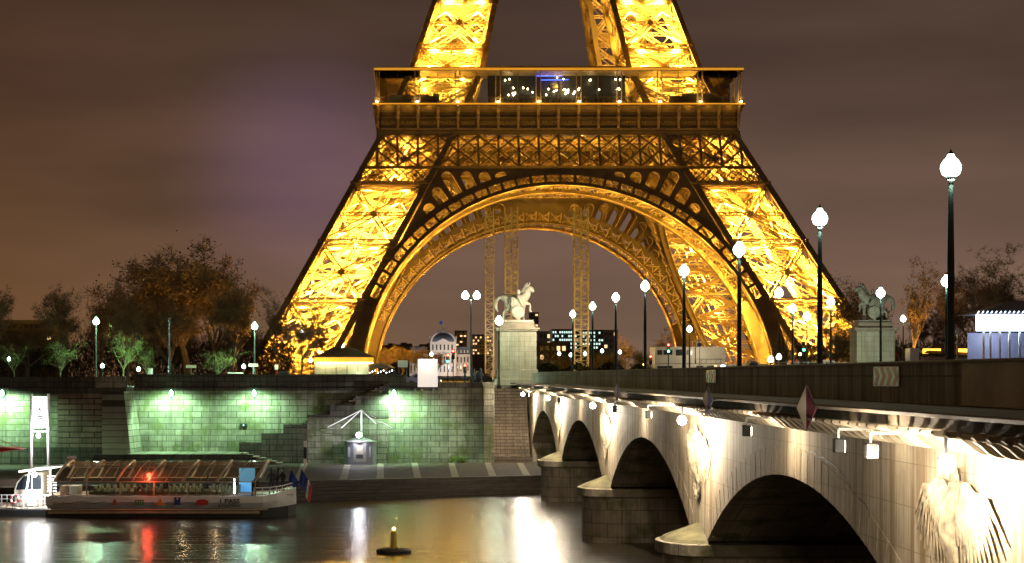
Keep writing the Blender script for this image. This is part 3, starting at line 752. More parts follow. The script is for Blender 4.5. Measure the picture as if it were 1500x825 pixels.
# one side: arch, spandrel, girder (outer and inner plane), frieze, gallery
ARC_R, ARC_O, ZC = 37.05, 40.2, -.8
def side(k, zc, back=False):
    tf = rot(k)
    def mapv(vs, dy): return [(a, -w(b)+dy+t, b) for a, b, t in vs]
    hlim = 39.8
    for dy, inner in ((0.25, False), (14.7, True)):
        # ---- arch band
        N = 74; ts = [math.radians(-88+176*i/N) for i in range(N+1)]
        def pc(r, t): return (r*math.sin(t), zc+r*math.cos(t))
        outer = [pc(ARC_O, t) for t in ts]+[pc(ARC_R, t) for t in reversed(ts)]
        holes = []; posts = []
        st_ = math.radians(4.2); m_ = 16
        for i in range(-m_, m_):
            t0 = i*st_+.0065; t1 = (i+1)*st_-.0065
            tt = [t0+(t1-t0)*j/4 for j in range(5)]
            holes.append([pc(38.0, t) for t in tt]+[pc(39.35, t) for t in reversed(tt)]); posts.append((t0, t1))
        vs, fs = plate(outer, holes, .22)
        a = MB(tf); a.add(mapv(vs, dy), fs)
        ar = a.build('arch', 'iron_shaded', tw)
        b = MB(tf)
        def P3(r, t, d): x, h = pc(r, t); return Vector((x, -w(h)+dy+d, h))
        for t0, t1 in posts:
            tm = (t0+t1)/2
            for d in (0.05,):
                b.beam(P3(38.0, t0, d), P3(39.3, tm, d), .10, .12); b.beam(P3(38.0, t1, d), P3(39.3, tm, d), .10, .12)
                b.beam(P3(38.0, tm, d), P3(39.3, tm, d), .08, .1)
                for j in range(4):   # small loops under the outer rim
                    u0 = t0+(t1-t0)*j/4; u1 = t0+(t1-t0)*(j+1)/4; um = (u0+u1)/2
                    b.beam(P3(39.25, u0, d), P3(38.95, um, d), .09, .1); b.beam(P3(38.95, um, d), P3(39.25, u1, d), .09, .1)
            # second layer 1.6 m behind
            b.beam(P3(37.7, t0, 1.6), P3(39.5, t1, 1.6), .14, .12); b.beam(P3(37.7, t1, 1.6), P3(39.5, t0, 1.6), .14, .12)
            b.beam(P3(37.6, t0, 1.6), P3(39.7, t0, 1.6), .25, .25)
        b.build('arch_ornament', 'iron_lit', ar)
        # soffit strip
        s = MB(tf); vv = []
        for t in ts:
            for r, d in ((ARC_R, -.3), (ARC_R, .95), (ARC_R+.16, .95), (ARC_R+.16, -.3)): vv.append(P3(r, t, d))
        fs = []
        for i in range(N):
            for m2 in range(4): m3 = (m2+1) % 4; fs.append((4*i+m2, 4*i+m3, 4*i+4+m3, 4*i+4+m2))
        s.add(vv, fs); s.build('soffit', 'iron', ar)
        e_ = MB(tf); e_.tube([P3(ARC_R+.22, t, 1.0 if back else -.38) for t in ts], .17 if dy < 1 else .11, 6); e_.build('rim_moulding', 'iron_lit', ar)
        # ---- spandrel plate with round-headed openings
        xin = lambda h: w(h)-15.1
        # junction of arch and leg edge
        def side_pts(sg):
            pts = []
            t = 0.0
            return pts
        tj = None
        for i in range(200):
            t = math.radians(25+i*.2); x, h = pc(ARC_O, t)
            if x >= xin(h)-.3: tj = t; break
        tj = tj or math.radians(62)
        top = [(xin(hlim)-.1, hlim), (-(xin(hlim)-.1), hlim)]
        lowarc = [pc(ARC_O-.1, -tj+2*tj*i/60) for i in range(61)]
        outer = top+lowarc
        hs = []
        for sg in (-1, 1):
            for i in range(1, 9):
                t = math.radians(7.6+4.3*i)
                if t > tj-.03: break
                ct, st2 = math.cos(t), math.sin(t)
                hw = 1.05; r0 = ARC_O+.35
                r1 = (hlim-.3-zc)/ct-hw*.4
                # leg edge limit
                for rr in [r0+.1*q for q in range(90)]:
                    if rr*st2+hw*ct > xin(zc+rr*ct)-.55: r1 = min(r1, rr); break
                r1 = min(r1, r0+7)
                if r1-r0 < .7: continue
                hh = min(hw, (r1-r0)*.6); pl = [( -hw, r0), (-hw, r1-hh)]
                for q in range(1, 8): a_ = PI-PI*q/8; pl.append((hw*math.cos(a_), r1-hh+hh*math.sin(a_)))
                pl += [(hw, r1-hh), (hw, r0)]
                hs.append([(sg*(r*st2+u*ct), zc+r*ct-u*st2) for u, r in pl])
        vs, fs = plate(outer, hs, .18)
        a = MB(tf); a.add(mapv(vs, dy), fs); spn = a.build('spandrel', 'iron_shaded', tw)
        fr = MB(tf)     # deep rims of the openings
        for hpts in hs:
            for q in range(len(hpts)-1):
                p0, p1 = hpts[q], hpts[q+1]
                if q == len(hpts)-1: continue
                a0 = Vector((p0[0], -w(p0[1])+dy, p0[1])); a1 = Vector((p1[0], -w(p1[1])+dy, p1[1]))
                fr.add([a0+V(0, .18, 0), a1+V(0, .18, 0), a1+V(0, 1.5, 0), a0+V(0, 1.5, 0)], [(0,1,2,3)])
        fr.build('opening_rim', 'iron_lit', spn)
        # ---- lattice girder
        g = MB(tf)
        def plane_beam(h, x0, x1, t_=.7, dd=.5, off=0):
            y = -w(h)+dy+off; g.box(x0, x1, y-dd/2, y+dd/2, h-t_/2, h+t_/2)
        plane_beam(47.15, -35.2, 35.2, .8, .8); plane_beam(40.08, -(w(40)-.2), w(40)-.2, .56, .6)
        for sg in (-1, 1):
            h = 36.75; x0, x1 = sg*(w(h)-15.2), sg*(w(h)-.2); plane_beam(h, min(x0, x1), max(x0, x1), .45, .6)
        vb = g; lz = MB(tf); bk = MB(tf)
        def F3(x, h, d=0): return Vector((x, -w(h)+dy+d, h))
        for i in range(-9, 10):
            x = 3.9*i
            if abs(x) < w(43.5): vb.beam(F3(x, 40.3), F3(x, 46.8), .42, .4)
        for i in range(-10, 10):
            xa, xb = 3.9*i, 3.9*(i+1)
            for h0, h1 in ((40.35, 43.6), (43.6, 46.8)):
                if max(abs(xa), abs(xb)) > w((h0+h1)/2)+1.2: continue
                for (p0, p1) in (((xa, h0), (xb, h1)), ((xa, h1), (xb, h0))):
                    cl = lambda x_, h_: max(-w(h_)+.3, min(w(h_)-.3, x_))
                    lz.beam(F3(cl(*p0), p0[1], .1), F3(cl(*p1), p1[1], .1), .24, .16)
                    bk.beam(F3(cl(*p0), p0[1], 1.3), F3(cl(*p1), p1[1], 1.3), .40, .12)
        for sg in (-1, 1):   # fine lattice over the legs
            h0, h1 = 37.0, 39.8; x = w(38.5)-15.4
            while x < w(38.5)+.5:
                for (a_, b_) in ((0, 2.8), (2.8, 0)):
                    xa = max(w(h0)-15.2, min(w(h0)-.4, x+a_)); xb = max(w(h1)-15.2, min(w(h1)-.4, x+b_))
                    lz.beam(F3(sg*xa, h0, .1), F3(sg*xb, h1, .1), .17, .14)
                x += 1.4
        gi = g.build('girder', 'iron_shaded', tw); lz.build('lattice', 'iron_shaded', gi); bk.build('rear_lattice', 'iron_lit', gi)
    # ties between the two arch planes
    tb = MB(tf)
    for i in range(-14, 15):
        t = i*math.radians(4.2); x, h = (38.2*math.sin(t), zc+38.2*math.cos(t)); y = -w(h)
        tb.beam((x, y+1, h), (x, y+14.5, h), .3, .3)
        if i < 14:
            t2 = (i+1)*math.radians(4.2); x2, h2 = (38.2*math.sin(t2), zc+38.2*math.cos(t2)); y2 = -w(h2)
            tb.beam((x, y+1, h), (x2, y2+7.5, h2), .16, .16); tb.beam((x2, y2+7.5, h2), (x, y+14.5, h), .16, .16); tb.beam((x2, y2+1, h2), (x, y+7.5, h), .16, .16)
    tb.build('arch_tie', 'iron_lit', tw)
    # girders in the floor between the planes
    fb = MB(tf)
    for i in range(-9, 10):
        for h in (41, 46.3): lbar(fb, (3.9*i*.95, -w(h)+1, h), (3.9*i*.95, -w(h)+14.2, h), (0, 0, 1), .6, .5, 1.3)
    for d in (5, 10): 
        for h in (41, 46.3): lbar(fb, (-30, -w(h)+d, h), (30, -w(h)+d, h), (1, 0, 0) if False else (0, 1, 0), .8, .5, 1.6)
    fb.build('floor_girder', 'iron_lit', tw)
    # ---- frieze with the name panels
    fz = MB(tf); fz.box(-34.7, 34.7, -34.7, -34.4, 47.6, 52.6); fr_ = fz.build('frieze', 'iron_shaded', tw)
    fl = MB(tf); fl.box(-34.9, 34.9, -34.95, -34.72, 47.65, 48.1).box(-34.9, 34.9, -34.9, -34.72, 50.1, 50.25); fl.build('moulding', 'iron', fr_)
    for i in range(19):
        x = -35.0+3.888*i; cx = x
        c = MB(tf)
        c.beam((cx, -34.95, 48.1), (cx, -34.95, 51.0), .42, .35); c.beam((cx, -35.0, 49.9), (cx, -35.0, 50.5), .62, .5)
        c.tube([(cx, -34.95, 50.6), (cx, -35.1, 51.3), (cx, -35.5, 51.9), (cx, -35.9, 52.4)], [.26, .3, .34, .3], 8)
        c.build('console', 'iron_lit', fr_)
    # fluted cove under the gallery between consoles
    cv = MB(tf)
    for i in range(18):
        x0 = -34.9+3.888*i
        for q in range(6):
            a0 = q/6; a1 = (q+1)/6
            y0 = -34.75-1.1*(1-math.cos(a0*PI/2)); y1 = -34.75-1.1*(1-math.cos(a1*PI/2)); z0 = 51.2+1.2*math.sin(a0*PI/2); z1 = 51.2+1.2*math.sin(a1*PI/2)
            cv.add([(x0, y0, z0), (x0+3.7, y0, z0), (x0+3.7, y1, z1), (x0, y1, z1)], [(0,1,2,3)])
    cv.build('cove', 'iron', fr_)
    # ---- gallery
    ga = MB(tf); ga.box(-36.0, 36.0, -36.0, -26, 52.45, 52.85); gal = ga.build('gallery', 'iron', tw)
    MB(tf).box(-35.7, 35.7, -35.75, -27, 59.05, 59.75).build('roof_edge', 'iron_lit', gal)
    MB(tf).box(-35.7, 35.7, -35.79, -35.76, 59.2, 59.6).build('glow_strip', 'goldline', gal); MB(tf).box(-36.0, 36.0, -36.04, -36.01, 52.5, 52.76).build('glow_strip', 'goldline', gal)  # glowing strips added for the lamplit look of roof and lip edges
    rl = MB(tf); rl.box(-35.6, 35.6, -35.65, -35.57, 53.95, 54.03); rl.box(-35.6, 35.6, -35.65, -35.57, 53.0, 53.05)
    x = -35.5
    while x < 35.6: rl.box(x, x+.06, -35.63, -35.59, 53.0, 54.0); x += .3
    rl.build('railing', 'iron_shaded', gal)
    if not back or True:
        xs = [-35.2+7.822*i for i in range(10)]
        for x in xs:
            p_ = MB(tf)
            for o in (-.45, .45):
                if abs(x+o) > 35.4: continue
                p_.beam((x+o, -35.3, 52.85), (x+o, -35.3, 59.05), .20, .25)
            p_.box(max(-35.6, x-.6), min(35.6, x+.6), -35.6, -35.0, 52.85, 53.25)
            p_.build('post_pair', 'iron_lit', gal)
        for i in range(9):
            MB(tf).box(xs[i]+3.86, xs[i]+3.96, -33.6, -33.5, 52.85, 59.05).build('mullion', 'iron', gal)
        MB(tf).box(-33.5, 33.5, -33.45, -33.42, 52.9, 59.0).build('glazing', 'glass', gal)
side(0, ZC); side(2, ZC-1.6, True); side(1, ZC); side(3, ZC)
# name panels in gilt letters on the river side
names = ['SEGUIN', 'LALANDE', 'TRESCA', 'PONCELET', 'BRESSE', 'LAGRANGE', 'BELANGER', 'CUVIER', 'LAPLACE', 'DULONG', 'CHASLES', 'LAVOISIER', 'AMPERE', 'CHEVREUL', 'FLACHAT', 'NAVIER', 'LEGENDRE', 'CHAPTAL']
for i, s in enumerate(names):
    vs, fs = text_mesh(s, .95, .03, .78 if len(s) > 7 else .9)
    cx = TX-35.0+3.888*(i+.5)
    MB().add([(cx+a, TY-34.76-t, 49.1+b) for a, b, t in vs], fs).build('name_letters', 'gold', tw)
# centre pavilion and floor
fl = MB(rot(0)); fl.box(-28, 28, -33.3, -12, 52.5, 52.84).box(-28, 28, 12, 28, 52.5, 52.84).box(-28, -12, -12, 12, 52.5, 52.84).box(12, 28, -12, 12, 52.5, 52.84)
fl.build('first_floor', 'iron', tw)
pv = MB(rot(0)); pv.box(-13.5, 13.5, -30.0, -29.7, 52.86, 60.0); pv.box(-13.6, 13.9, -32.4, -20, 60.0, 60.55)
pvo = pv.build('restaurant', mat('restaurant_cladding', (.05, .045, .035), .4, 0, .2), tw)
fu = MB(rot(0)); rr = random.Random(5)
for i in range(26): x = -13+i*1.04; fu.box(x, x+.5, -32.3, -31.8, 53.0, 53.9+rr.random()*.5)
fu.build('furniture', 'wood', pvo)
for i in range(34):
    x = rr.choice([-9.4, -6.8, -5, 0.5, 2.2, 3.6, -8, -2.5, -.8, 5.8, 8, 12])+rr.uniform(-.9, .9)
    z = rr.choice([55.2, 55.8, 56.2, 58.2])+rr.uniform(-.3, .3)
    b = MB(rot(0)); b.ball((x, -31.5, z), .15, .15, .18, 6, 4); b.build('pendant_bulb', 'bulb', pvo)
MB(rot(0)).beam((-4.2, -31.8, 58.7), (.9, -31.8, 58.7), .12, .12).beam((-3.2, -31.8, 57.9), (2.2, -31.8, 58.0), .12, .12).build('blue_tube', 'bluetube', pvo)
for x, zz, c in ((-28, 55.5, 1), (26, 55.4, 1)):
    q_ = MB(rot(0))
    for j in range(7): q_.box(x+rr.uniform(-5, 5), x+rr.uniform(-5, 5)+1.6, -32.5, -31.9, 53, 54.3+rr.random())
    q_.build('stall', 'palace', pvo)
for i in range(10):   # lamp at the foot of each pair of posts
    x = TX-35.2+7.822*i
    MB().ball((x, TY-35.95, 53.05), .22, .22, .16, 8, 5).build('foot_lamp', 'bulb', tw)
    plight((x, TY-36.4, 53.5), 110, (1, .62, .18), .1, tw, 'foot_light')
SOD = (1.0, .545, .065)
def tl(x, y, z, p, k=0, r=.22): plight(rot(k)(Vector((x, y, z))), p, SOD, r, tw, 'projector_light')
for k in (0, 1):       # the two legs towards the river
    for z, p in ((1, 20000), (9, 24000), (17, 34000), (24, 38000), (31, 34000)):
        ww = w(z); tl(-ww+7.5, -ww+7.5, z, p, k)
    for z in (39, 44): ww = w(z); tl(-ww+7.5, -ww+6, z, 14000, k)
    for z, p in ((60.5, 12000), (66, 18000), (72.5, 22000), (80, 22000)):
        ww = w(z); tl(-ww+6.5, -ww+5.5, z, p, k)
    # projectors just inside the river face, between the corner girders
    for z in (-.4, 4.5, 6.5, 10, 12.6, 15.5, 18, 20.6, 23.9, 26.8, 29.6, 32.6, 35.3, 58.5, 62, 64.6, 67, 69.8, 72.5, 75, 78, 82):
        ww, ss = w(z), sd_(z); hot = 1.5 if 14 < z < 30 else 1.0
        for q in (.26, .74):
            xx = TX-ww+ss*q if k == 0 else TX+ww-ss*q
            plight((xx, TY-ww+.30, z), 13000*hot, SOD, .12, tw, 'projector_light', 'SPOT', (0, .5, -.87), 2.9, .3)
for k in (2, 3):
    for z in (1, 8, 15, 22, 29, 36, 43): 
        ww = w(z); tl(-ww+7.5, -ww+7.5, z, 16000, k)
    for z in (60, 68, 76, 85):
        ww = w(z); tl(-ww+6.5, -ww+6.5, z, 3500, k)
# lights in the girder ring, along the arches and in the gallery
for k in (0, 2):
    for x in (-16, -8, 0, 8, 16): tl(x, -w(42)+5, 42.2, 2000, k)
    for t in range(-85, 86, 10):
        t = math.radians(t); x, h = 35.4*math.sin(t), (-.8 if k == 0 else -2.4)+35.4*math.cos(t)
        tl(x, -w(h)+(-.5 if k == 0 else 1.8), h, 1000, k, .05)
        if k == 0: tl(x*.985, -w(h)+13.2, h, 600, k, .05)
for k in (1, 3):
    for t in (-60, -30, 0, 30, 60):
        t = math.radians(t); x, h = 34.5*math.sin(t), -.8+34.5*math.cos(t); tl(x, -w(h)+7, h, 2200, k, .1)
for x, z, p in ((-26, 56.3, 1500), (-19.5, 56, 900), (19.5, 56.4, 900), (26, 56, 1100), (32, 56, 400), (-32, 56, 300), (0, 57, 250)): tl(x, -30.5, z, p, 0, .12)
for x, p in ((-33, 600), (-29, 500), (-25, 350), (-21, 200), (-14, 120), (-5, 80), (5, 80), (14, 120), (21, 220), (25, 400), (29, 500), (33, 600)): tl(x, -35.75, 51.9, p*.025, 0, .04)

# vertical lift shafts under the arch
def shaft(px0, px1, label, top=36):
    Y = TY; x0 = (px0-605)*Y/F; x1 = (px1-605)*Y/F; wd = x1-x0
    t = thing('lift_shaft', ((x0+x1)/2, Y, STREET), label, 'lift shaft', 'lattice shafts hanging under the tower')
    f = MB(); l = MB()
    for x in (x0, x1):
        for y in (Y-wd/2, Y+wd/2): f.beam((x, y, STREET), (x, y, top), .22, .22)
    f.build('corner_rail', 'shaft', t)
    z = STREET; s = 1
    while z < top-1:
        for y in (Y-wd/2, Y+wd/2):
            l.beam((x0, y, z), (x1, y, z), .1, .1); l.beam((x0 if s > 0 else x1, y, z), (x1 if s > 0 else x0, y, z+1.1), .1, .1)
        for x in (x0, x1): l.beam((x, Y-wd/2, z), (x, Y+wd/2, z+1.1), .1, .1)
        z += 1.1; s = -s
    l.build('lattice', 'shaft', t)
    if wd > 2.2:
        m_ = MB(); m_.beam(((x0+x1)/2, Y-.3, STREET), ((x0+x1)/2, Y-.3, top), .35, .35); m_.build('mast', 'shaft', t)
    plight(((x0+x1)/2-1, Y-7, 8), 1500, (1, .78, .45), .1, t)
shaft(711, 723, 'slimmest lattice shaft under the arch, leftmost of three')
shaft(740, 758, 'middle lattice shaft under the arch, behind the pale horse statue')
shaft(841, 861, 'widest lattice shaft under the arch, rightmost of three')

# ================================================================== LAMPS
def lamp(name, x, y, base, height, label, cat='street lamp', group=None, r=.23, glow='lamp', double=False, pole='black_metal', pr=.09):
    t = thing(name, (x, y, base), label, cat, group)
    p = MB(); p.lathe((x, y, base), [(pr*2.2, 0), (pr*2.2, .25), (pr*1.5, .35), (pr*1.4, .9), (pr, 1.05), (pr*.95, height*.6), (pr*.6, height-r*1.3), (pr*1.2, height-r*1.2), (pr*1.3, height-r*.95)], 10)
    p.build('pole', pole, t)
    heads = (-.55, .55) if double else (0,)
    if double:
        MB().beam((x-.55, y, base+height-r*1.1), (x+.55, y, base+height-r*1.1), .06, .06).build('crossarm', pole, t)
    if r >= .23 and glow == 'lamp': plight((x, y-.02, base+height-r*1.6), 170, (.78, 1, .85), .12, t, 'lamp_light')
    for o in heads:
        g = MB(); g.lathe((x+o, y, base+height), [(r*.40, -r*.98), (r*.80, -r*.72), (r*1.0, -.15*r), (r*.96, r*.2), (r*.74, r*.62), (r*.42, r*.95), (r*.30, r*1.25)], 24); g.build('globe', glow, t)
        c = MB(); c.lathe((x+o, y, base+height), [(r*.36, r*1.25), (r*.30, r*1.4), (r*.12, r*1.5), (r*.05, r*1.75)], 10); c.build('cap', pole, t)
    return t
G1 = 'tall globe lamps along the near pavement of the bridge'
Ls = lamp('street_lamp', 12.0, 39.6, DECK, 4.66+.62, 'tall globe lamp on the bridge, largest and nearest the camera', group=G1, pr=.085)
for i, px in enumerate((1201, 1083, 1002, 945, 902, 868, 839)):
    Y = F*12.0/(px-605)
    copy_tree(Ls, None, (12.0, Y, DECK), label='tall globe lamp on the near side of the bridge, %s to the camera' % ORD[i+1])
G2 = 'globe lamps on the middle line of the bridge'
Lm = lamp('street_lamp', 26.2, 87.2, DECK, 4.66+.62, 'globe lamp on the middle line of the bridge, nearest of its row', group=G2, r=.25, pr=.07)
for i, px in enumerate((1290, 1217, 1161)):
    Y = F*26.2/(px-605)
    copy_tree(Lm, None, (26.2, Y, DECK), label='globe lamp on the middle line of the bridge, %s of its row' % ORD[i+1])
# lamps on the banks (photo position, distance, label)
def bank(px, py, Y, label, r=.32, **kw):
    p = P(px, py, Y); return lamp('street_lamp', p.x, Y, STREET, p.z-STREET, label, group='street lamps on the far embankment', r=r, **kw)
bank(141, 471, 172, 'green white lamp among dark trees above the left wall', glow='lampg')
bank(373, 478, 172, 'green white lamp between the big tree and the tower leg', glow='lampg')
for (px_, py_, Y_, pw_) in ((141, 471, 171.3, 2600), (373, 478, 171.3, 2200), (150, 536, 168, 500), (203, 541, 168, 500), (357, 537, 170, 400)):
    q_ = P(px_, py_, Y_); plight((q_.x, q_.y-.7, q_.z), pw_, (.62, 1, .62), .2, None, 'lamp_light')
bank(690, 433, 170, 'double headed lamp left of the pale horse statue', r=.36, double=True)
bank(731, 470, 158.5, 'lamp burning at the corner of the left statue pedestal', r=.36)
bank(1323, 467, 200, 'small lamp between the right statue and the orange lit tree', glow='lamp')
bank(1182, 464, 185, 'lamp before the right tower leg, second from the left there', r=.4)
bank(1141, 429, 200, 'flat wide lamp head high before the right tower leg', r=.5)
bank(1010, 482, 190, 'short lamp beside the white site cabins', r=.3)
bank(499, 505, 330, 'lamp behind the glowing kiosk roof', r=.7)
for i, (px, py, Y, lb) in enumerate(((819, 518, 300, 'small far lamp right of the left pedestal, nearest to it'), (836, 520, 320, 'small far lamp left of the widest lattice shaft'), (857, 518, 300, 'small far lamp at the foot of the widest lattice shaft'), (882, 514, 320, 'small far lamp right of the widest lattice shaft'), (908, 516, 310, 'small far blue white lamp under the bridge lamps'), (632, 519, 300, 'small lamp over the hanging white board'), (150, 536, 175, 'low lamp hanging below the leftmost green lamp'), (203, 541, 175, 'low lamp beside the curved mossy tree'), (357, 537, 180, 'low lamp left of the second green lamp'), (442, 486, 300, 'tiny lamp on the left tower leg'), (455, 528, 210, 'low lamp left of the glowing kiosk'), (13, 526, 230, 'tiny lamp in the dark trees at the left edge'))):
    bank(px, py, Y, lb, r=.14*Y/200+.08, glow='lampw' if i in (4, 9) else 'lamp', pr=.05)
# lamps on the wall
G3 = 'green lamps fixed to the embankment wall'
def wall_lamp(px, Y, label, power):
    p = P(px, 577, Y); t = thing('wall_lamp', (p.x, Y, p.z-.4), label, 'wall lamp', G3)
    b = MB(); b.tube([(p.x, Y, p.z-.35), (p.x, Y-.4, p.z-.35), (p.x, Y-.5, p.z-.2)], .04, 8); b.box(p.x-.12, p.x+.12, Y-.03, Y+.04, p.z-.55, p.z-.2); b.build('bracket', 'black_metal', t)
    g = MB(); g.lathe((p.x, Y-.5, p.z), [(.07, -.2), (.17, -.08), (.2, .05), (.12, .25), (.05, .34)], 10); g.build('globe', 'lampg', t)
    plight((p.x, Y-2.1, p.z-.15), power*2.6, (.50, 1.0, .62), .15, t, 'wall_light', 'SPOT', (0, .5, -1), 2.8, .6)
wall_lamp(5, 151.9, 'green wall lamp at the left edge above the landing stage', 1500)
wall_lamp(252, 155.9, 'green wall lamp near the bright buttress', 1100)
wall_lamp(373, 155.9, 'green wall lamp above the dark stepped stair', 700)
wall_lamp(577, 155.9, 'green wall lamp right of the booth with the wire frame', 1300)
# bridge floodlights
G4 = 'floodlights under the bridge cornice'
def flood(Y, label, power, X=9.75, h=-1.62, body=True):
    t = thing('floodlight', (X, Y, h), label, 'floodlight', G4)
    b = MB(); b.box(X-.11, X+.11, Y-.14, Y+.14, h-.05, h+.16); b.build('housing', 'dark', t, .02)
    MB().beam((X, Y, h+.16), (X, Y, -1.0), .06, .06, (0, 1, 0)).build('bracket', 'grey_metal', t)
    MB().box(X-.10, X+.10, Y-.13, Y+.13, h-.075, h-.052).build('lens', 'flood', t)
    g = MB(); g.ball((X-.05, Y-.26, h+.05), .17, .10, .17, 10, 6); g.build('bare_bulb', 'flood', t)
    plight((X, Y, h-.16), power, (1, .86, .66), .1, t, 'flood_light')
for i, p in enumerate(piers+[piers[-1]+29.5]):
    flood(p-2.4 if i < 4 else 154.6, ['floodlight over the largest eagle relief, at the right edge', 'floodlight over the second nearest eagle relief', 'floodlight over the third nearest eagle relief', 'floodlight over the farthest eagle relief', 'floodlight at the far end of the bridge by the stair'][i], (1500 if i == 0 else 2300) if i < 4 else 1900, X=9.6)
    if i < 4: plight((9.0, p+.8, -1.75), 520, (1, .84, .62), .1, br, 'eagle_light')
G5 = 'box spotlights on arms below the cornice'
def armspot(Y, label, power=700):
    t = thing('spotlight', (9.2, Y, -1.3), label, 'spotlight', G5)
    MB().beam((9.2, Y, -1.15), (10.5, Y, -1.15), .06, .06, (0, 0, 1)).build('arm', 'grey_metal', t)
    b = MB(); b.box(9.1, 9.32, Y-.12, Y+.12, -1.66, -1.35); b.build('housing', 'dark', t, .02)
    MB().beam((9.2, Y, -1.35), (9.2, Y, -1.15), .05, .05, (0, 1, 0)).build('yoke', 'grey_metal', t)
    MB().box(9.322, 9.332, Y-.1, Y+.1, -1.64, -1.4).build('lens', 'flood', t)
    plight((9.55, Y, -1.55), power, (1, .85, .64), .1, t, 'spot_light')
for Y, lb in ((38.4, 'box spotlight under the cornice, upper left of the largest eagle'), (35.7, 'box spotlight on the bright wall beside the largest eagle'), (49, 'box spotlight over the nearest arch'), (69.5, 'box spotlight just beyond the second eagle'), (81, 'box spotlight over the second arch'), (112, 'box spotlight over the third arch'), (143, 'box spotlight over the farthest arch')):
    armspot(Y, lb, 260 if Y in (49, 81, 112, 143) else 60)

# signs on the bridge
def chevron(Y0, Y1, label):
    t = thing('chevron_sign', (BX0+.4, (Y0+Y1)/2, -.2), label, 'sign', 'chevron boards on the parapet')
    X = BX0+.40; z0, z1 = -.24, .22
    MB().box(X-.03, X, Y0, Y1, z0, z1).build('board', 'white_paint', t, .008)
    r = MB(); L = Y1-Y0; n_ = 4; zm = (z0+z1)/2
    for i in range(n_):
        a = Y1-L*(i+.08)/n_*.98; b = a-L/n_*.56; d = L*.10
        for za, zb, s0, s1 in ((z0+.02, zm, d, 0), (zm, z1-.02, 0, d)):
            # point towards decreasing Y
            r.add([(X-.034, a+s0-d, za), (X-.034, b+s0-d, za), (X-.034, b+s1-d, zb), (X-.034, a+s1-d, zb)], [(0,1,2,3)])
    r.build('chevron', 'chev', t)
chevron(40.1, 42.3, 'red and white chevron board on the parapet, nearer one')
chevron(64.3, 66.5, 'red and white chevron board on the parapet, farther one')
def diamond(Y, s, label):
    X = 8.86; t = thing('diamond_sign', (X, Y, -1.25), label, 'sign', 'diamond signs on the cornice edge')
    zc = -.72
    u = Vector((.24, -.50, 0))*s*.62/.52
    for nm, sg, mm in (('white_half', -1, 'cream_paint'), ('red_half', 1, 'maroon' if s > .5 else 'bluegrey')):
        tip = Vector((X, Y, zc))+u*sg; A = Vector((X, Y, zc+s)); B = Vector((X, Y, zc-s)); d_ = Vector((.03, .016, 0)); m_ = MB()
        m_.add([A, tip, B, A+d_, tip+d_, B+d_], [(0,1,2),(5,4,3),(0,3,4,1),(1,4,5,2),(2,5,3,0)]); m_.build(nm, mm, t)
    MB().beam((X+.05, Y, zc), (X+.7, Y, -.66), .05, .05, (0, 1, 0)).beam((X+.05, Y-.5, zc-.25), (X+.05, Y+.1, zc-.25), .06, .06).build('bracket', 'grey_metal', t)
diamond(40.0, .52, 'red and white diamond sign on the cornice, largest')
diamond(53.4, .40, 'pale diamond sign on the cornice, middle one of three')
diamond(77.2, .38, 'pale diamond sign on the cornice, farthest of three')

# ================================================================== STATUES
def horse_pts():
    # facing +x, hooves near z=0, about 3 m high; returns points, edges, radii
    p = [(-.55, 0, 1.62), (-.1, 0, 1.55), (.35, 0, 1.62), (.62, 0, 1.75),            # 0-3 hip, barrel, chest
         (.74, 0, 2.02), (.84, 0, 2.30), (.95, 0, 2.52), (1.16, 0, 2.42), (1.30, 0, 2.12),  # 4-8 neck, poll, face, muzzle
         (-.95, 0, 1.75), (-1.25, 0, 1.80), (-1.55, 0, 1.55), (-1.62, 0, 1.05), (-1.42, 0, .65),  # 9-13 rump, tail
         (-.72, .24, 1.25), (-.48, .26, .90), (-.88, .26, .58), (-.80, .26, .12), (-.70, .26, .02),
         (-.72, -.24, 1.25), (-.60, -.26, .88), (-1.02, -.26, .60), (-1.05, -.26, .12), (-.95, -.26, .02),
         (.52, .22, 1.25), (.55, .24, .75), (.52, .24, .14), (.62, .24, .02),
         (.58, -.22, 1.35), (1.02, -.26, 1.22), (.98, -.26, .78), (1.10, -.26, .62)]
    e = [(0,1),(1,2),(2,3),(3,4),(4,5),(5,6),(6,7),(7,8),(0,9),(9,10),(10,11),(11,12),(12,13),
         (0,14),(14,15),(15,16),(16,17),(17,18),(0,19),(19,20),(20,21),(21,22),(22,23),(2,24),(24,25),(25,26),(26,27),(2,28),(28,29),(29,30),(30,31)]
    r = [.42,.42,.42,.42,.37,.31,.24,.20,.14,.36,.13,.17,.15,.05,.24,.15,.095,.07,.10,.24,.15,.095,.07,.10,.19,.11,.07,.10,.19,.11,.07,.09]
    return p, e, r
def man_pts():
    p = [(0,0,1.0),(0,0,1.25),(0,0,1.5),(0,0,1.68),(0,0,1.86),(.02,0,1.98),
         (0,.22,1.52),(.05,.34,1.25),(.25,.30,1.05),(.38,.22,1.05),
         (0,-.22,1.52),(.08,-.34,1.26),(.22,-.28,1.02),(.28,-.26,.92),
         (0,.12,.92),(.06,.14,.52),(0,.15,.1),(.16,.16,.04),
         (0,-.12,.92),(-.04,-.14,.52),(-.14,-.15,.1),(.02,-.16,.04)]
    e = [(0,1),(1,2),(2,3),(3,4),(4,5),(2,6),(6,7),(7,8),(8,9),(2,10),(10,11),(11,12),(12,13),(0,14),(14,15),(15,16),(16,17),(0,18),(18,19),(19,20),(20,21)]
    r = [.16,.145,.17,.07,.115,.085,.085,.06,.045,.04,.085,.06,.045,.04,.115,.075,.05,.045,.115,.075,.05,.045]
    return p, e, r
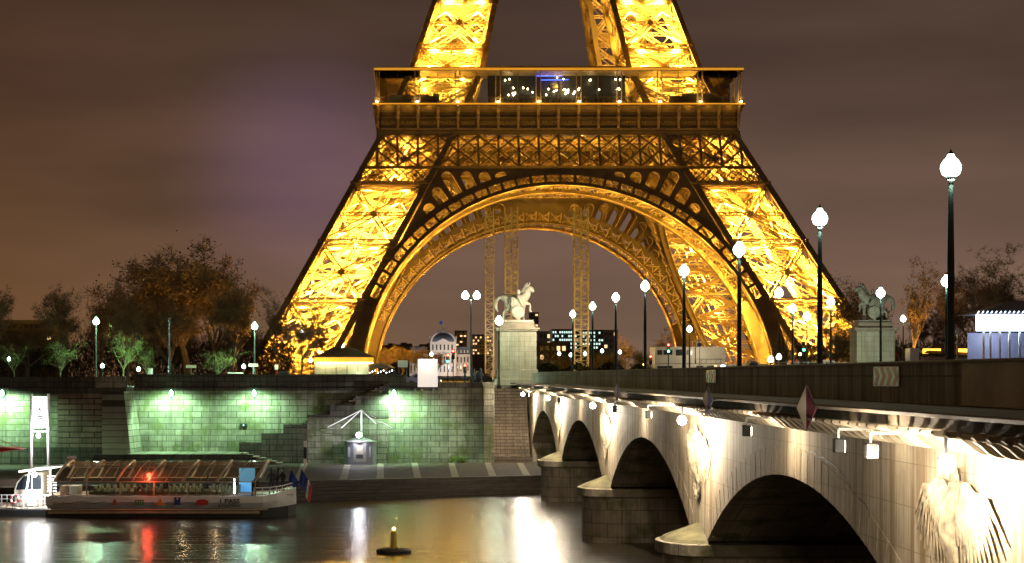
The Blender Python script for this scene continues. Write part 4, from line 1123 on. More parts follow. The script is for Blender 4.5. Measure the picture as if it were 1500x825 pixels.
def statue(cx, cy, z, facing, m, label):
    t = thing('horse_statue', (cx, cy, z), label, 'statue')
    sc = 1.24
    tf = lambda v: Vector((cx+facing*v.x*sc, cy+v.y*sc, z+.18+v.z*sc))
    p, e, r = horse_pts(); skinned('horse', p, e, r, m, t, 2, tf)
    mn = MB(tf)
    for i in range(7):   # mane and forelock, ears
        u = i/6; mn.tube([(.50+.40*u, 0, 2.15+.62*u), (.36+.32*u, .04*(-1)**i, 2.05+.60*u), (.28+.28*u, .08, 1.88+.6*u)], [.15, .13, .05], 6)
    mn.tube([(.98, .10, 2.70), (1.0, .12, 2.92)], [.06, .015], 6); mn.tube([(.98, -.10, 2.70), (1.0, -.12, 2.92)], [.06, .015], 6)
    mn.build('mane', m, t)
    # warrior standing at the near flank, hand on the bridle
    mt = lambda v: Vector((cx+facing*(v.x*1.2+.10)*sc, cy+(v.y*1.2-.55)*sc, z+.18+v.z*1.18*sc))
    p, e, r = man_pts(); skinned('warrior', p, e, [q*1.25 for q in r], m, t, 2, mt)
    dr = MB(tf)
    for i in range(6): dr.tube([(-.35+.1*i, -.62, 1.75-.04*i), (-.42+.12*i, -.72, 1.25), (-.38+.13*i, -.68, .75+.05*(i % 2))], [.07, .10, .05], 6)
    dr.build('drapery', m, t)
    sh = MB(tf); sh.tube([(.05, -.78, .62), (.05, -.90, .62)], [.50, .44], 18); sh.tube([(.05, -.90, .62), (.05, -.96, .62)], [.14, .08], 10); sh.build('shield', m, t)
    MB().box(cx-1.55, cx+1.55, cy-1.0, cy+1.0, z, z+.2).build('plinth', m, t, .05)
def pedestal(cx, cy, base, label, m='pedestal'):
    t = thing('statue_pedestal', (cx, cy, base), label, 'pedestal')
    zt = (551-474)*cy/F
    b = MB(); b.box(cx-1.9, cx+1.9, cy-1.5, cy+1.5, base, .62); b.box(cx-2.2, cx+2.2, cy-1.8, cy+1.8, base, -.25); b.build('base', m, t, .06)
    MB().box(cx-1.78, cx+1.78, cy-1.35, cy+1.35, .62, zt-.75).build('shaft', m, t, .02)
    c = MB(); c.box(cx-1.95, cx+1.95, cy-1.55, cy+1.55, zt-.75, zt-.6); c.box(cx-2.08, cx+2.08, cy-1.7, cy+1.7, zt-.6, zt-.42); c.box(cx-1.6, cx+1.6, cy-1.25, cy+1.25, zt-.42, zt+.1); c.build('cornice', 'slabline' if m == 'pedestal' else m, t, .03)
    return zt+.1
z = pedestal(9.75, 167, -2.0, 'pale stone pedestal under the bright horse statue at the left bridge end')
statue(9.75, 167, z, 1, 'statue', 'pale floodlit horse and warrior statue facing right at the left bridge end')
plight((12.6, 162.0, z+.8), 2600, (1, .85, .62), .2, None, 'statue_light'); plight((7.4, 161.0, 3.6), 900, (.8, 1, .75), .2, None, 'statue_light')
z = pedestal(43.2, 167, -1.2, 'greenish stone pedestal under the dim horse statue at the right')
statue(43.2, 167, z, -1, 'statue_green', 'dim green horse and warrior statue facing left at the right bridge end')
plight((41.5, 159, 2.5), 1300, (.9, 1, .8), .3, None, 'statue_light')

# ================================================================== TREES
def tree_mesh(seed, H, spread, trunk_h, levels=5, leaves=0, lean=.0, r0=.3, up=.25, twigs=1.0):
    R = random.Random(seed); tk = MB(); cr = MB(); tips = []
    def grow(p, d, L, r, lv):
        n_ = 3; pts = [p]; rs = [r]; q = p
        for i in range(n_):
            d = (d+Vector((R.uniform(-1, 1), R.uniform(-1, 1), R.uniform(-.5, .9)))*.17+Vector((0, 0, up*.15))).normalized()
            q = q+d*(L/n_); pts.append(q); rs.append(r*(1-.42*(i+1)/n_))
        (tk if lv >= levels-2 else cr).tube(pts, rs, 7 if lv == levels else (5 if lv >= levels-2 else 3), False)
        if lv == 0:
            tips.append((q, d)); return
        k = (5 if lv == levels else R.choice((2, 3, 3))) if lv > 1 else R.choice((3, 4))
        for i in range(k):
            a = R.uniform(0, 2*PI); sp = R.uniform(.35, .85)*spread
            side_ = Vector((math.cos(a), math.sin(a), R.uniform(-.15, .3)))
            nd = (d+side_*sp).normalized()
            b = pts[R.choice((1, 2, 3))] if lv < levels else pts[R.choice((2, 3))]
            grow(b, nd, L*R.uniform(.62, .90), rs[-1]*R.uniform(.62, .85), lv-1)
    grow(Vector((0, 0, -.3)), Vector((lean, 0, 1)).normalized(), trunk_h, r0, levels)
    for p, d in tips:
        for j in range(int(4*twigs)):
            a = Vector((R.uniform(-1, 1), R.uniform(-1, 1), R.uniform(-.4, 1))).normalized(); cr.tube([p-d*.1, p+a*R.uniform(.3, .8)*H/14], [.022*H/14, .01*H/14], 3, False)
        for j in range(leaves):
            c = p+Vector((R.gauss(0, .45), R.gauss(0, .45), R.gauss(0, .35)))*H/12; s = R.uniform(.05, .13)*H/12
            u = Vector((R.uniform(-1, 1), R.uniform(-1, 1), R.uniform(-1, 1))).normalized(); v = u.orthogonal().normalized()
            cr2.add([c-u*s, c+v*s*.8, c+u*s, c-v*s*.8], [(0,1,2,3)])
    return tk, cr
protos = {}
def make_proto(key, seed, H, bark, twig, leafm=None, **kw):
    global cr2
    cr2 = MB(); tk, cr = tree_mesh(seed, H, leaves=kw.pop('leaves', 0), **kw)
    zs = max(v[2] for v in cr.v)
    protos[key] = (tk, cr, cr2, bark, twig, leafm, zs)
make_proto('big', 3, 14, 'bark', 'twig', 'leaf', spread=1.0, trunk_h=3.2, levels=7, leaves=1, r0=.38, twigs=1.0, up=.2)
make_proto('broad', 11, 12, 'bark', 'twig', None, spread=1.15, trunk_h=3.2, levels=6, r0=.30, up=.05, twigs=1.6)
make_proto('tall', 21, 14, 'bark', 'twig', None, spread=.7, trunk_h=4.6, levels=6, r0=.24, up=.4, twigs=1.6)
make_proto('mossy', 33, 5, 'greenbark', 'greenbark', 'green_leaf', spread=1.5, trunk_h=2.3, levels=4, leaves=9, r0=.15, up=-.05, twigs=.6)
make_proto('dense', 41, 12, 'bark', 'twig', 'evergreen', spread=.9, trunk_h=3.6, levels=6, leaves=9, r0=.34, twigs=1)
done = {}
def tree(key, px, py, Y, label, wpx=None, rotz=0.0, base=STREET, name='bare_tree', group='trees behind the embankment'):
    tk, cr, lf, bark, twig, leafm, zs = protos[key]
    top = (551-py)*Y/F; sc = (top-base)/zs; X = (px-605)*Y/F
    if key not in done:
        t = thing(name, (0, 0, 0), label, 'tree', group)
        o = tk.build('trunk', bark, t); c = cr.build('crown', twig, t)
        if leafm: lf.build('leaves', leafm, c)
        xs = [v[0] for v in cr.v]; done[key] = (t, max(xs)-min(xs), (max(xs)+min(xs))/2)
    else: t = copy_tree(done[key][0], None, label=label); t['group'] = group; t.name = name
    wd = done[key][1]; sxy = sc if wpx is None else (wpx*Y/F)/wd
    t.location = (X, Y, base); t.rotation_euler = (0, 0, rotz); t.scale = (sxy, sxy, sc)
    return t
tree('big', 275, 338, 218, 'tallest broad tree left of the tower, its right side lit orange', 175)
tree('big', 222, 372, 224, 'left shoulder of the large dark tree group', 140, 2.1)
tree('big', 338, 396, 206, 'smaller orange tipped tree right of the tallest dark tree', 90, 4.0)
tree('big', 312, 366, 226, 'brown crowned tree just right of the tallest, behind it', 110, 5.2)
tree('big', 185, 408, 216, 'low rounded dark tree at the far left of the large group', 80, 3.1)
tree('big', 255, 425, 206, 'lower front crown of the large dark tree group', 130, 1.1)
tree('tall', 190, 408, 200, 'thin dark tree at the left flank of the tallest tree', 80, .6)
tree('broad', 88, 408, 205, 'flat topped bare tree with spreading limbs left of the green lamp', 95)
tree('broad', -14, 404, 205, 'bare tree cut off by the left edge of the photo', 90, 1.3)
tree('broad', 148, 430, 225, 'low bare tree behind the green white lamp', 70, 2.5)
tree('tall', 406, 420, 198, 'bare tree just left of the tower leg', 66, 1.1)
tree('tall', 440, 436, 190, 'bare tree in front of the left tower leg', 70, 2.9)
tree('tall', 470, 455, 215, 'slim bare tree against the glowing left leg', 50, 4.2)
tree('mossy', 88, 488, 168, 'small umbrella shaped tree lit green behind the left wall', 66)
tree('mossy', 182, 478, 170, 'leaning mossy tree lit green beside the low lamp', 62, 1.8)
tree('mossy', 216, 500, 172, 'short mossy tree with curved limbs', 36, 3.3)
tree('mossy', 318, 504, 172, 'mossy tree with long side limb left of the second lamp', 70, .4)
tree('mossy', 20, 492, 172, 'dim small tree at the far left behind the wall', 60, 4.4)
tree('broad', 40, 470, 240, 'low dark tree far left', 120, 3.7)
tree('broad', 250, 470, 236, 'low dark crown filling the base of the big trees', 130, 5.0)
tree('broad', 350, 470, 240, 'low dark crown between the big tree and the leg', 100, 2.2)
tree('dense', 1262, 398, 220, 'round dense dark tree behind the dim right statue', 100)
tree('dense', 1230, 470, 205, 'low dark tree at the foot of the right tower leg', 50, 2)
tree('tall', 1336, 374, 205, 'slender tree with branches lit orange, right of the statue', 62, 2.4)
tree('tall', 1392, 392, 215, 'bare tree behind the second lamp row at the right', 90, .9)
tree('broad', 1432, 380, 225, 'dark broad bare tree behind the orange kiosk', 110, .3)
tree('tall', 1478, 350, 190, 'tall bare tree above the bright white kiosk', 110, 5.1)
tree('broad', 1515, 420, 200, 'bare tree at the right edge behind the white kiosk', 110, 1.9)
tree('broad', 1370, 440, 235, 'low dark tree behind the orange lit tree', 110, 4.5)
for i, (px, py, wd) in enumerate(((566, 506, 44), (590, 503, 46), (614, 506, 46), (640, 512, 40))):
    tree('broad', px, py, 420+12*i, 'distant brown tree in the row left of the domed palace, %s from the left' % ('first', 'second', 'third', 'fourth')[i], wd, 1.7*i, group='row of distant brown trees')
tree('tall', 918, 488, 340, 'bare tree far behind the bridge, left of the mop headed one', 34, .5)
tree('dense', 935, 505, 330, 'round mop headed tree behind the bridge lamps', 40, 1.5)
tree('tall', 968, 478, 330, 'bare tree left of the red and cyan signal', 40, 3.1)
tree('dense', 893, 520, 300, 'low round bush tree behind the far lamps', 40, 2.7)
tree('dense', 800, 522, 300, 'low round tree right of the left pedestal', 40, .7)
def wood(name, x0, x1, y, hmin, hmax, n, label, seed, yo=10):
    R = random.Random(seed); lm = MB(); ph = [R.uniform(0, 6) for _ in range(4)]
    for i in range(n):
        x = R.uniform(x0, x1); yy = y+R.uniform(-yo, yo)
        top = hmin+(hmax-hmin)*(.5+.25*math.sin(x*.35+ph[0])+.15*math.sin(x*.9+ph[1])+.1*math.sin(x*2.1+ph[2]))
        z = STREET+R.uniform(0, 1)**.8*(top-STREET)*R.uniform(.85, 1.05)
        if i % 3 == 0:
            d = Vector((R.uniform(-.5, .5), R.uniform(-.3, .3), 1)).normalized(); L_ = R.uniform(.5, 1.8); c = Vector((x, yy, z)); lm.beam(c, c+d*L_, .05, .05, (0, 1, 0), False)
        else:
            s_q = R.uniform(.08, .24); u = Vector((R.uniform(-1, 1), R.uniform(-1, 1), R.uniform(-1, 1))).normalized(); v = u.orthogonal().normalized(); c = Vector((x, yy, z))
            lm.add([c-u*s_q, c+v*s_q*.7, c+u*s_q, c-v*s_q*.7], [(0,1,2,3)])
    tag(lm.build(name, 'thicket'), label, 'trees', kind='stuff')
M['thicket'] = mat('dark_thicket', (.07, .055, .03), .9, 0, .5, .4)
wood('far_wood', -85, -17, 250, 3.5, 6.5, 26000, 'dark mass of undergrowth and bare trees left of the tower', 5)
wood('far_wood', 52, 115, 250, 3.0, 6.5, 22000, 'dark mass of trees behind the kiosks at the right', 6)
wood('far_wood', 34, 56, 470, 3.0, 6.5, 5000, 'brown line of trees beyond the middle of the arch', 7)
def uplight(px, Y, power, label, d=(0, -.15, 1)):  # added lamps with no known fixture, to tint the trees orange
    x = (px-605)*Y/F; t = thing('added_uplight', (x, Y, STREET), label, 'floodlight', 'added amber uplights under the trees')
    MB().box(x-.25, x+.25, Y-.2, Y+.2, STREET+.01, STREET+.3).build('housing', 'dark', t, .03); MB().box(x-.2, x+.2, Y-.15, Y+.15, STREET+.302, STREET+.32).build('lens', 'lampo', t)
    plight((x, Y, STREET+.6), power, (1, .5, .09), .15, t, 'flood_light', 'SPOT', d, 2.2, .6)
uplight(385, 208, 5000, 'added amber uplight right of the large dark trees', (-.55, .25, 1))
uplight(300, 212, 350, 'added amber uplight under the tallest dark tree', (-.1, .1, 1))
uplight(1345, 202, 9000, 'added amber uplight at the foot of the slender orange tree', (-.1, .1, 1))
uplight(590, 405, 16000, 'added amber uplight before the distant brown trees', (0, .5, 1))
hd = MB(); rr = random.Random(9)
for i in range(5200):
    x = rr.uniform(16, 48); y = rr.uniform(268, 272); z = STREET+rr.uniform(0, 2.6+.5*math.sin(x*1.3)); s = rr.uniform(.12, .3)
    u = Vector((rr.uniform(-1, 1), rr.uniform(-1, 1), rr.uniform(-1, 1))).normalized(); v = u.orthogonal().normalized(); c = Vector((x, y, z))
    hd.add([c-u*s, c+v*s, c+u*s, c-v*s], [(0,1,2,3)])
tag(hd.build('hedge', 'evergreen'), 'long dark clipped hedge beyond the far end of the bridge', 'hedge')

# ================================================================== FAR BUILDINGS
def block(name, px0, px1, py, Y, label, m='concrete', depth=20, cols=0, rows=0, litm='winwarm', frac=.5, y0=None, seed=1, cat='building'):
    x0 = (px0-605)*Y/F; x1 = (px1-605)*Y/F; top = (551-py)*Y/F
    t = thing(name, ((x0+x1)/2, Y, STREET), label, cat)
    MB().box(x0, x1, Y, Y+depth, STREET, top).build('wall', m, t)
    MB().box(x0-.3, x1+.3, Y-.3, Y+depth, top, top+.8).build('roof', 'concrete', t)
    R = random.Random(seed); lo = (551-(y0 or 535))*Y/F
    for r in range(rows):
        for c in range(cols):
            xa = x0+(x1-x0)*(c+.2)/cols; xb = x0+(x1-x0)*(c+.8)/cols; za = lo+(top-lo)*(r+.25)/rows; zb = lo+(top-lo)*(r+.75)/rows
            MB().box(xa, xb, Y-.15, Y-.05, za, zb).build('window', litm if R.random() < frac else 'window_dark', t)
    return t
# domed palace at the end of the gardens
DY = 1150.0; k_ = DY/F
dm = thing('domed_palace', ((649-605)*k_, DY, STREET), 'distant pale palace with a square dome, lantern and flag', 'palace')
def px_box(mb, a, b, c, d, y0, y1): mb.box((a-605)*k_, (b-605)*k_, y0, y1, (551-d)*k_, (551-c)*k_)
pvn = MB(); px_box(pvn, 630, 668, 500, 551, DY-4, DY+14); px_box(pvn, 629, 669, 517, 519, DY-4.6, DY+14); px_box(pvn, 629, 633, 493, 500, DY-4.3, DY+1); px_box(pvn, 665, 669, 493, 500, DY-4.3, DY+1); pvn.build('pavilion', 'palace', dm)
dome = MB(); cx = (649-605)*k_; vs = []; fs = []; cyy = DY+3
for i in range(9):
    a = i/8*PI/2; hw = 14.5*k_/.44*.44*math.cos(a)*.98+1.6; zz = (551-501)*k_+13.5*k_*math.sin(a)
    vs += [(cx-hw, cyy-hw, zz), (cx+hw, cyy-hw, zz), (cx+hw, cyy+hw, zz), (cx-hw, cyy+hw, zz)]
for i in range(8):
    for j in range(4): j2 = (j+1) % 4; fs.append((4*i+j, 4*i+j2, 4*i+4+j2, 4*i+4+j))
dome.add(vs, fs); dome.build('dome', 'slate', dm)
rb = MB()
for sx_ in (-1, 1):
    pts = []
    for i in range(9):
        a = i/8*PI/2; hw = 14.5*k_*math.cos(a)*.98+1.6; pts.append((cx+sx_*hw, cyy-hw-.2, (551-501)*k_+13.5*k_*math.sin(a)))
    rb.tube(pts, .9, 6)
rb.build('dome_rib', 'palace', dm)
ln = MB(); ln.box(cx-2.4, cx+2.4, cyy-2.4, cyy+2.4, (551-488)*k_, (551-484)*k_); ln.box(cx-1.5, cx+1.5, cyy-1.5, cyy+1.5, (551-484)*k_, (551-482)*k_); ln.build('lantern', 'palace', dm)
MB().beam((cx, cyy, (551-482)*k_), (cx, cyy, (551-470)*k_), .4, .4).build('flagpole', 'grey_metal', dm)
fg = MB().box(cx-2.2, cx-.1, cyy-.1, cyy+.1, (551-475)*k_, (551-470)*k_); fg.build('flag', 'blue', dm)
for a, b, lab in ((668, 724, 1), (600, 630, 2)):
    wg = MB(); px_box(wg, a, b, 519, 551, DY, DY+14); wgo = wg.build('wing', 'palace', dm)
    rf = MB(); px_box(rf, a+.5, b-.5, 508, 519, DY+2, DY+12); rf.build('roof', 'slate', wgo)
    n_ = int((b-a)/5)
    for i in range(n_):
        xx = a+5*i+1.5
        for ya, yb in ((523, 531), (535, 543)): wn_ = MB(); px_box(wn_, xx, xx+1.8, ya, yb, DY-.3, DY-.1); wn_.build('window', 'window_dark', wgo)
        cc = MB(); px_box(cc, xx+2.6, xx+3.3, 520, 546, DY-1.2, DY-.4); cc.build('column', 'palace', wgo)
        dd_ = MB(); px_box(dd_, xx+.2, xx+1.6, 513, 517, DY+1.2, DY+1.9); dd_.build('dormer', 'palace', wgo)
for i in range(6):
    xx = 633+i*5.6; 
    for ya, yb in ((522, 532), (505, 513), (536, 545)): wn_ = MB(); px_box(wn_, xx, xx+2, ya, yb, DY-4.4, DY-4.1); wn_.build('window', 'window_dark', dm)
pdm = MB().prism([(cx-5, (551-502)*k_), (cx+5, (551-502)*k_), (cx, (551-496)*k_)], 1, DY-5, DY-4); pdm.build('pediment', 'palace', dm)
for px, pw, c in ((640, 9e4, (.8, .85, 1)), (658, 9e4, (.8, .85, 1)), (675, 7e4, (1, .72, .48)), (692, 7e4, (1, .72, .48)), (710, 7e4, (1, .70, .46)), (615, 3e4, (1, .7, .45))):
    plight(((px-605)*k_, DY-24, 6), pw*.11, c, 1.0, dm, 'facade_light')
plight((cx, DY-26, 24), 9e3, (.82, .86, 1), 1, dm, 'facade_light')
block('apartment_block', 667, 684, 486, 1300, 'dark far block right of the palace dome', cols=3, rows=8, frac=.1, y0=520)
block('office_block', 692, 720, 492, 1000, 'far block with warm lit windows right of the dome', cols=8, rows=6, frac=.45, y0=520, seed=3)
block('tower_block', 777, 789, 459, 1500, 'slim grey high rise just right of the pale statue', cols=2, rows=10, frac=.05, y0=510)
block('apartment_block', 784, 812, 487, 1200, 'dark low block right of the left pedestal', cols=5, rows=3, frac=.1, y0=520)
block('office_block', 809, 845, 484, 1100, 'far office block with cool lit window grid left of the shaft', cols=11, rows=5, litm='wincool', frac=.8, y0=512, seed=4)
block('office_block', 845, 884, 485, 1120, 'far office block with cool lit windows behind the widest shaft', cols=10, rows=5, litm='wincool', frac=.55, y0=512, seed=5)
block('apartment_block', 884, 905, 485, 1180, 'plain dark block right of the lit offices', cols=3, rows=3, frac=.15, y0=512)
block('apartment_block', 790, 830, 504, 800, 'low brownish block under the lit offices', m='concrete', cols=5, rows=2, frac=.25, y0=530)
block('old_building', -40, 76, 474, 420, 'old stone building in the dark trees at the left', m='darkstone', cols=14, rows=3, frac=.02, y0=500)
sk = MB(); rr = random.Random(2); x = 540
while x < 632:
    a = rr.uniform(5, 12); sk.box((x-605)*.55, (x+a-605)*.55, 1430, 1445, STREET, (551-rr.uniform(501, 507))*.55); x += a
tag(sk.build('roofscape', 'concrete'), 'jagged line of far roofs behind the brown trees', 'roofs', kind='stuff')

# white site cabins behind the bridge
def cabins():
    Y = 260.0; k = Y/F
    t = thing('site_cabins', ((1010-605)*k, Y, STREET), 'stacked white site cabins with railing before the right tower leg', 'cabins')
    def B(mb, a, b, c, d, y0=0, y1=6): return mb.box((a-605)*k, (b-605)*k, Y+y0, Y+y1, (551-d)*k, (551-c)*k)
    B(MB(), 960, 1075, 533, 562).build('lower_cabin', 'cream_paint', t, .04)
    B(B(MB(), 960, 1018, 508, 532.6), 1019, 1063, 508, 532.6).build('upper_cabin', 'cream_paint', t, .04)
    B(MB(), 1076, 1125, 533, 562).build('lower_cabin', 'cream_paint', t, .04)
    for a, b, c, d, m in ((963, 970, 513, 520, 'window_dark'), (972, 985, 513, 520, 'window_dark'), (990, 1000, 512, 521, 'window_dark'), (1006, 1014, 513, 520, 'window_dark'), (963, 985, 536, 545, 'window_dark'), (1020, 1030, 536, 546, 'window_dark'), (1035, 1050, 536, 548, 'window_dark'), (1056, 1062, 535, 545, 'bluewhite'), (1046, 1050, 535, 541, 'winwarm'), (1090, 1104, 537, 546, 'window_dark')):
        B(MB(), a, b, c, d, -.06, -.02).build('window', m, t)
    r = MB()
    for a in range(1015, 1063, 6): r.beam(((a-605)*k, Y+.2, (551-508)*k), ((a-605)*k, Y+.2, (551-500)*k), .06, .06)
    r.beam(((1012-605)*k, Y+.2, (551-500)*k), ((1063-605)*k, Y+.2, (551-500)*k), .06, .06)
    for a in range(1020, 1125, 7): r.beam(((a-605)*k, Y-.4, (551-533)*k), ((a-605)*k, Y-.4, (551-526)*k), .06, .06)
    r.beam(((1017-605)*k, Y-.4, (551-526)*k), ((1125-605)*k, Y-.4, (551-526)*k), .06, .06)
    r.build('railing', 'grey_metal', t)
    plight(((1030-605)*k, Y-8, 3.5), 1500, (1, .85, .6), .3, t)
cabins()

# ================================================================== KIOSKS, STREET THINGS
def box_px(mb, a, b, c, d, Y, dep): return mb.box((a-605)*Y/F, (b-605)*Y/F, Y, Y+dep, (551-d)*Y/F, (551-c)*Y/F)
Y = 180.0; k = Y/F
ks = thing('glass_kiosk', ((502-605)*k, Y, STREET), 'glass kiosk with brown hipped roof and glowing amber valance', 'kiosk')
x0, x1 = (461-605)*k, (540-605)*k; xo0, xo1 = (459-605)*k, (549-605)*k
rf = MB(); rf.add([(xo0, Y-.8, 1.9), (xo1, Y-.8, 1.9), (xo1, Y+5, 1.9), (xo0, Y+5, 1.9), (x0+1.8, Y+1.7, 2.9), (x1-1.8, Y+1.7, 2.9), (x1-1.8, Y+2.6, 2.9), (x0+1.8, Y+2.6, 2.9)], [(3,2,1,0),(0,1,5,4),(1,2,6,5),(2,3,7,6),(3,0,4,7),(4,5,6,7)])
for i in range(21):
    x = xo0+(xo1-xo0)*i/20; xt = x0+1.8+(x1-x0-3.6)*i/20; rf.beam((x, Y-.82, 1.93), (xt, Y+1.66, 2.93), .05, .05)
rf.build('roof', 'roof', ks)
vl = MB()
for i in range(28):
    a = xo0+.1+(xo1-xo0-.2)*i/28; vl.box(a, a+(xo1-xo0-.2)/28*.86, Y-.62, Y-.58, 1.32+.06*(i % 2), 1.89)
vl.build('valance', 'valance', ks)
MB().box(xo0+.2, xo1-.2, Y-.3, Y-.2, 1.28, 1.42).build('glow_strip', 'bulb', ks)
for i in range(5):
    a = x0+(x1-x0)*i/5; MB().box(a+.03, a+(x1-x0)/5-.03, Y, Y+.04, STREET+.1, 1.3).build('glass_pane', 'kioskglass', ks)
    MB().box(a-.04, a+.04, Y-.03, Y+.07, STREET, 1.35).build('mullion', 'grey_metal', ks)
MB().box(x0, x1, Y+3.6, Y+3.7, STREET, 1.6).build('back_wall', 'cream_paint', ks); MB().box(x0-.05, x1+.05, Y-.05, Y+3.8, STREET, STREET+.12).build('floor', 'pave', ks)
ct = MB(); ct.box(x0+1.2, x1-1.2, Y+1.2, Y+1.9, STREET+.1, 0.0); ct.build('counter', 'white_paint', ks, .03)
plight(((x0+x1)/2, Y+1.8, 1.1), 200, (.95, 1, .72), .3, ks); plight((x0+1, Y-1, 1.1), 60, (1, .8, .4), .1, ks); plight((x1-1, Y-1, .2), 90, (.9, 1, .7), .1, ks)
# festoon stall right of the kiosk
st2 = thing('snack_stall', (P(558, 551, 190).x, 190, STREET), 'brightly lit little stall with parasol right of the glass kiosk', 'stall')
p = P(558, 535, 190)
MB().lathe((p.x, 190, 1.2), [(1.5, -.35), (1.45, -.3), (.7, .1), (.05, .25)], 14).build('parasol', 'cream_paint', st2)
MB().beam((p.x, 190, STREET), (p.x, 190, 1.3), .06, .06).build('pole', 'grey_metal', st2)
MB().box(p.x-1.3, p.x+1.2, 189.6, 190.4, STREET, 0).build('counter', 'white_paint', st2, .03)
gd_ = MB()
for i in range(9): gd_.ball((p.x-1.2+.3*i, 189.2, .35+.12*(i % 3)), .06, .06, .06, 6, 4)
gd_.build('bulbs', 'lampw', st2)
# small white panel board
bd = thing('white_board', (P(590, 551, 178).x, 178, STREET), 'small blank white board on posts above the wall', 'sign')
p = P(590, 533, 178); MB().box(p.x-.5, p.x+.5, 178, 178.06, p.z-.35, p.z+.35).build('panel', 'white_paint', bd, .01)
MB().box(p.x-.42, p.x-.36, 178.06, 178.12, STREET, p.z+.3).box(p.x+.36, p.x+.42, 178.06, 178.12, STREET, p.z+.3).build('post', 'grey_metal', bd)
MB().box(p.x-.5, p.x+.5, 178.4, 179.2, STREET, .1).build('cabinet', 'wood', bd, .02)
# hanging lit board
hb = thing('lit_board', (P(626, 567, 154.9).x, 154.9, -1.0), 'tall lit cream board fixed on the front of the quay wall', 'sign')
a, b = P(612, 567, 154.9), P(641, 526, 154.9)
MB().box(a.x, b.x, 154.75, 154.9, a.z, b.z).build('panel', 'screen', hb, .01)
MB().box(a.x+.03, b.x-.03, 154.735, 154.748, a.z+.03, (a.z+b.z)/2-.01).build('lower_sheet', 'screen', hb)
hw_ = MB()
for xx in (a.x-.25, a.x+.35, b.x-.35, b.x+.25): hw_.tube([(xx, 155.9, a.z-.25), (xx, 155.1, a.z-.25), (xx, 154.9, a.z-.1)], .035, 6); hw_.ball((xx, 155.0, a.z-.25), .13, .1, .13, 8, 5)
hw_.build('bracket', 'grey_metal', hb)
for xx in (a.x+.35, b.x-.35): MB().ball((xx, 154.5, b.z-.1), .07).build('lamp', 'lampw', hb)
plight(((a.x+b.x)/2, 154.2, b.z-.55), 14, (1, .9, .78), .25, hb)
# right: bright white kiosk
Y = 120.0; k = Y/F
wk = thing('white_kiosk', ((1470-605)*k, Y, STREET), 'big tented kiosk with dazzling blue white fascia at the right edge', 'kiosk')
xx0 = (1430-605)*k; xx1 = (1530-605)*k
MB().box(xx0, xx1, Y-.1, Y+.1, (551-485)*k, (551-461)*k).build('fascia', 'bluewhite', wk, .02)
rfk = MB(); rfk.add([(xx0-.1, Y-.3, (551-461)*k+.03), (xx1, Y-.3, (551-461)*k+.03), (xx1, Y+4, (551-461)*k+.03), (xx0-.1, Y+4, (551-461)*k+.03), ((1490-605)*k, Y+2, (551-440)*k), (xx1, Y+2, (551-438)*k)], [(0,1,5,4),(1,2,5),(2,3,4,5),(3,0,4),(3,2,1,0)])
rfk.build('roof', mat('grey_tarpaulin', (.18, .18, .22), .7, 0, .15), wk)
tb_ = MB()
for i in range(16): 
    a = xx0+i*.3; tb_.beam((a, Y-.12, (551-461)*k), (a+.16, Y-.12, (551-456)*k), .05, .05)
tb_.build('fringe', 'bluewhite', wk)
for a in (1442, 1452, 1466, 1480, 1495): MB().box((a-605)*k-.06, (a-605)*k+.06, Y+.12, Y+.24, STREET, (551-486)*k).build('post', 'white_paint', wk)
MB().box((1441-605)*k, xx1, Y+.3, Y+.4, STREET, .6).build('counter', 'bluegrey', wk, .02)
MB().box((1441-605)*k, xx1, Y+3.5, Y+3.6, STREET, 3).build('back_wall', 'bluegrey', wk)
it_ = MB(); rr = random.Random(4)
for i in range(12): x = (1462-605)*k+i*.25; it_.box(x, x+.16, Y+.25, Y+.5, .6, .75+rr.random()*.5)
it_.build('goods', 'wood', wk)
plight(((1475-605)*k, Y+1.8, 2.6), 120, (.8, .88, 1), .3, wk)
# amber kiosk
Y = 190.0; k = Y/F
ak = thing('amber_kiosk', ((1392-605)*k, Y, STREET), 'low kiosk with dark roof and amber glowing windows at the right', 'kiosk')
MB().add([((1352-605)*k, Y-.6, 2.45), ((1436-605)*k, Y-.6, 2.1), ((1436-605)*k, Y+4, 2.1), ((1352-605)*k, Y+4, 2.45), ((1375-605)*k, Y+1.5, 3.5), ((1405-605)*k, Y+1.5, 3.5)], [(0,1,5,4),(1,2,5),(2,3,4,5),(3,0,4),(3,2,1,0)]).build('roof', 'roof', ak)
for a, b in ((1352, 1362), (1363, 1378), (1391, 1397), (1403, 1421)): MB().box((a-605)*k, (b-605)*k, Y, Y+.06, (551-518)*k, (551-511)*k).build('amber_window', 'valance_hot', ak)
MB().box((1352-605)*k, (1434-605)*k, Y+.08, Y+3, STREET, 2.05).build('wall', mat('pinkish_wall', (.35, .22, .20), .7), ak)
MB().box((1422-605)*k, (1440-605)*k, Y-.4, Y-.3, (551-517)*k, (551-512)*k).build('white_awning', 'bluewhite', ak)
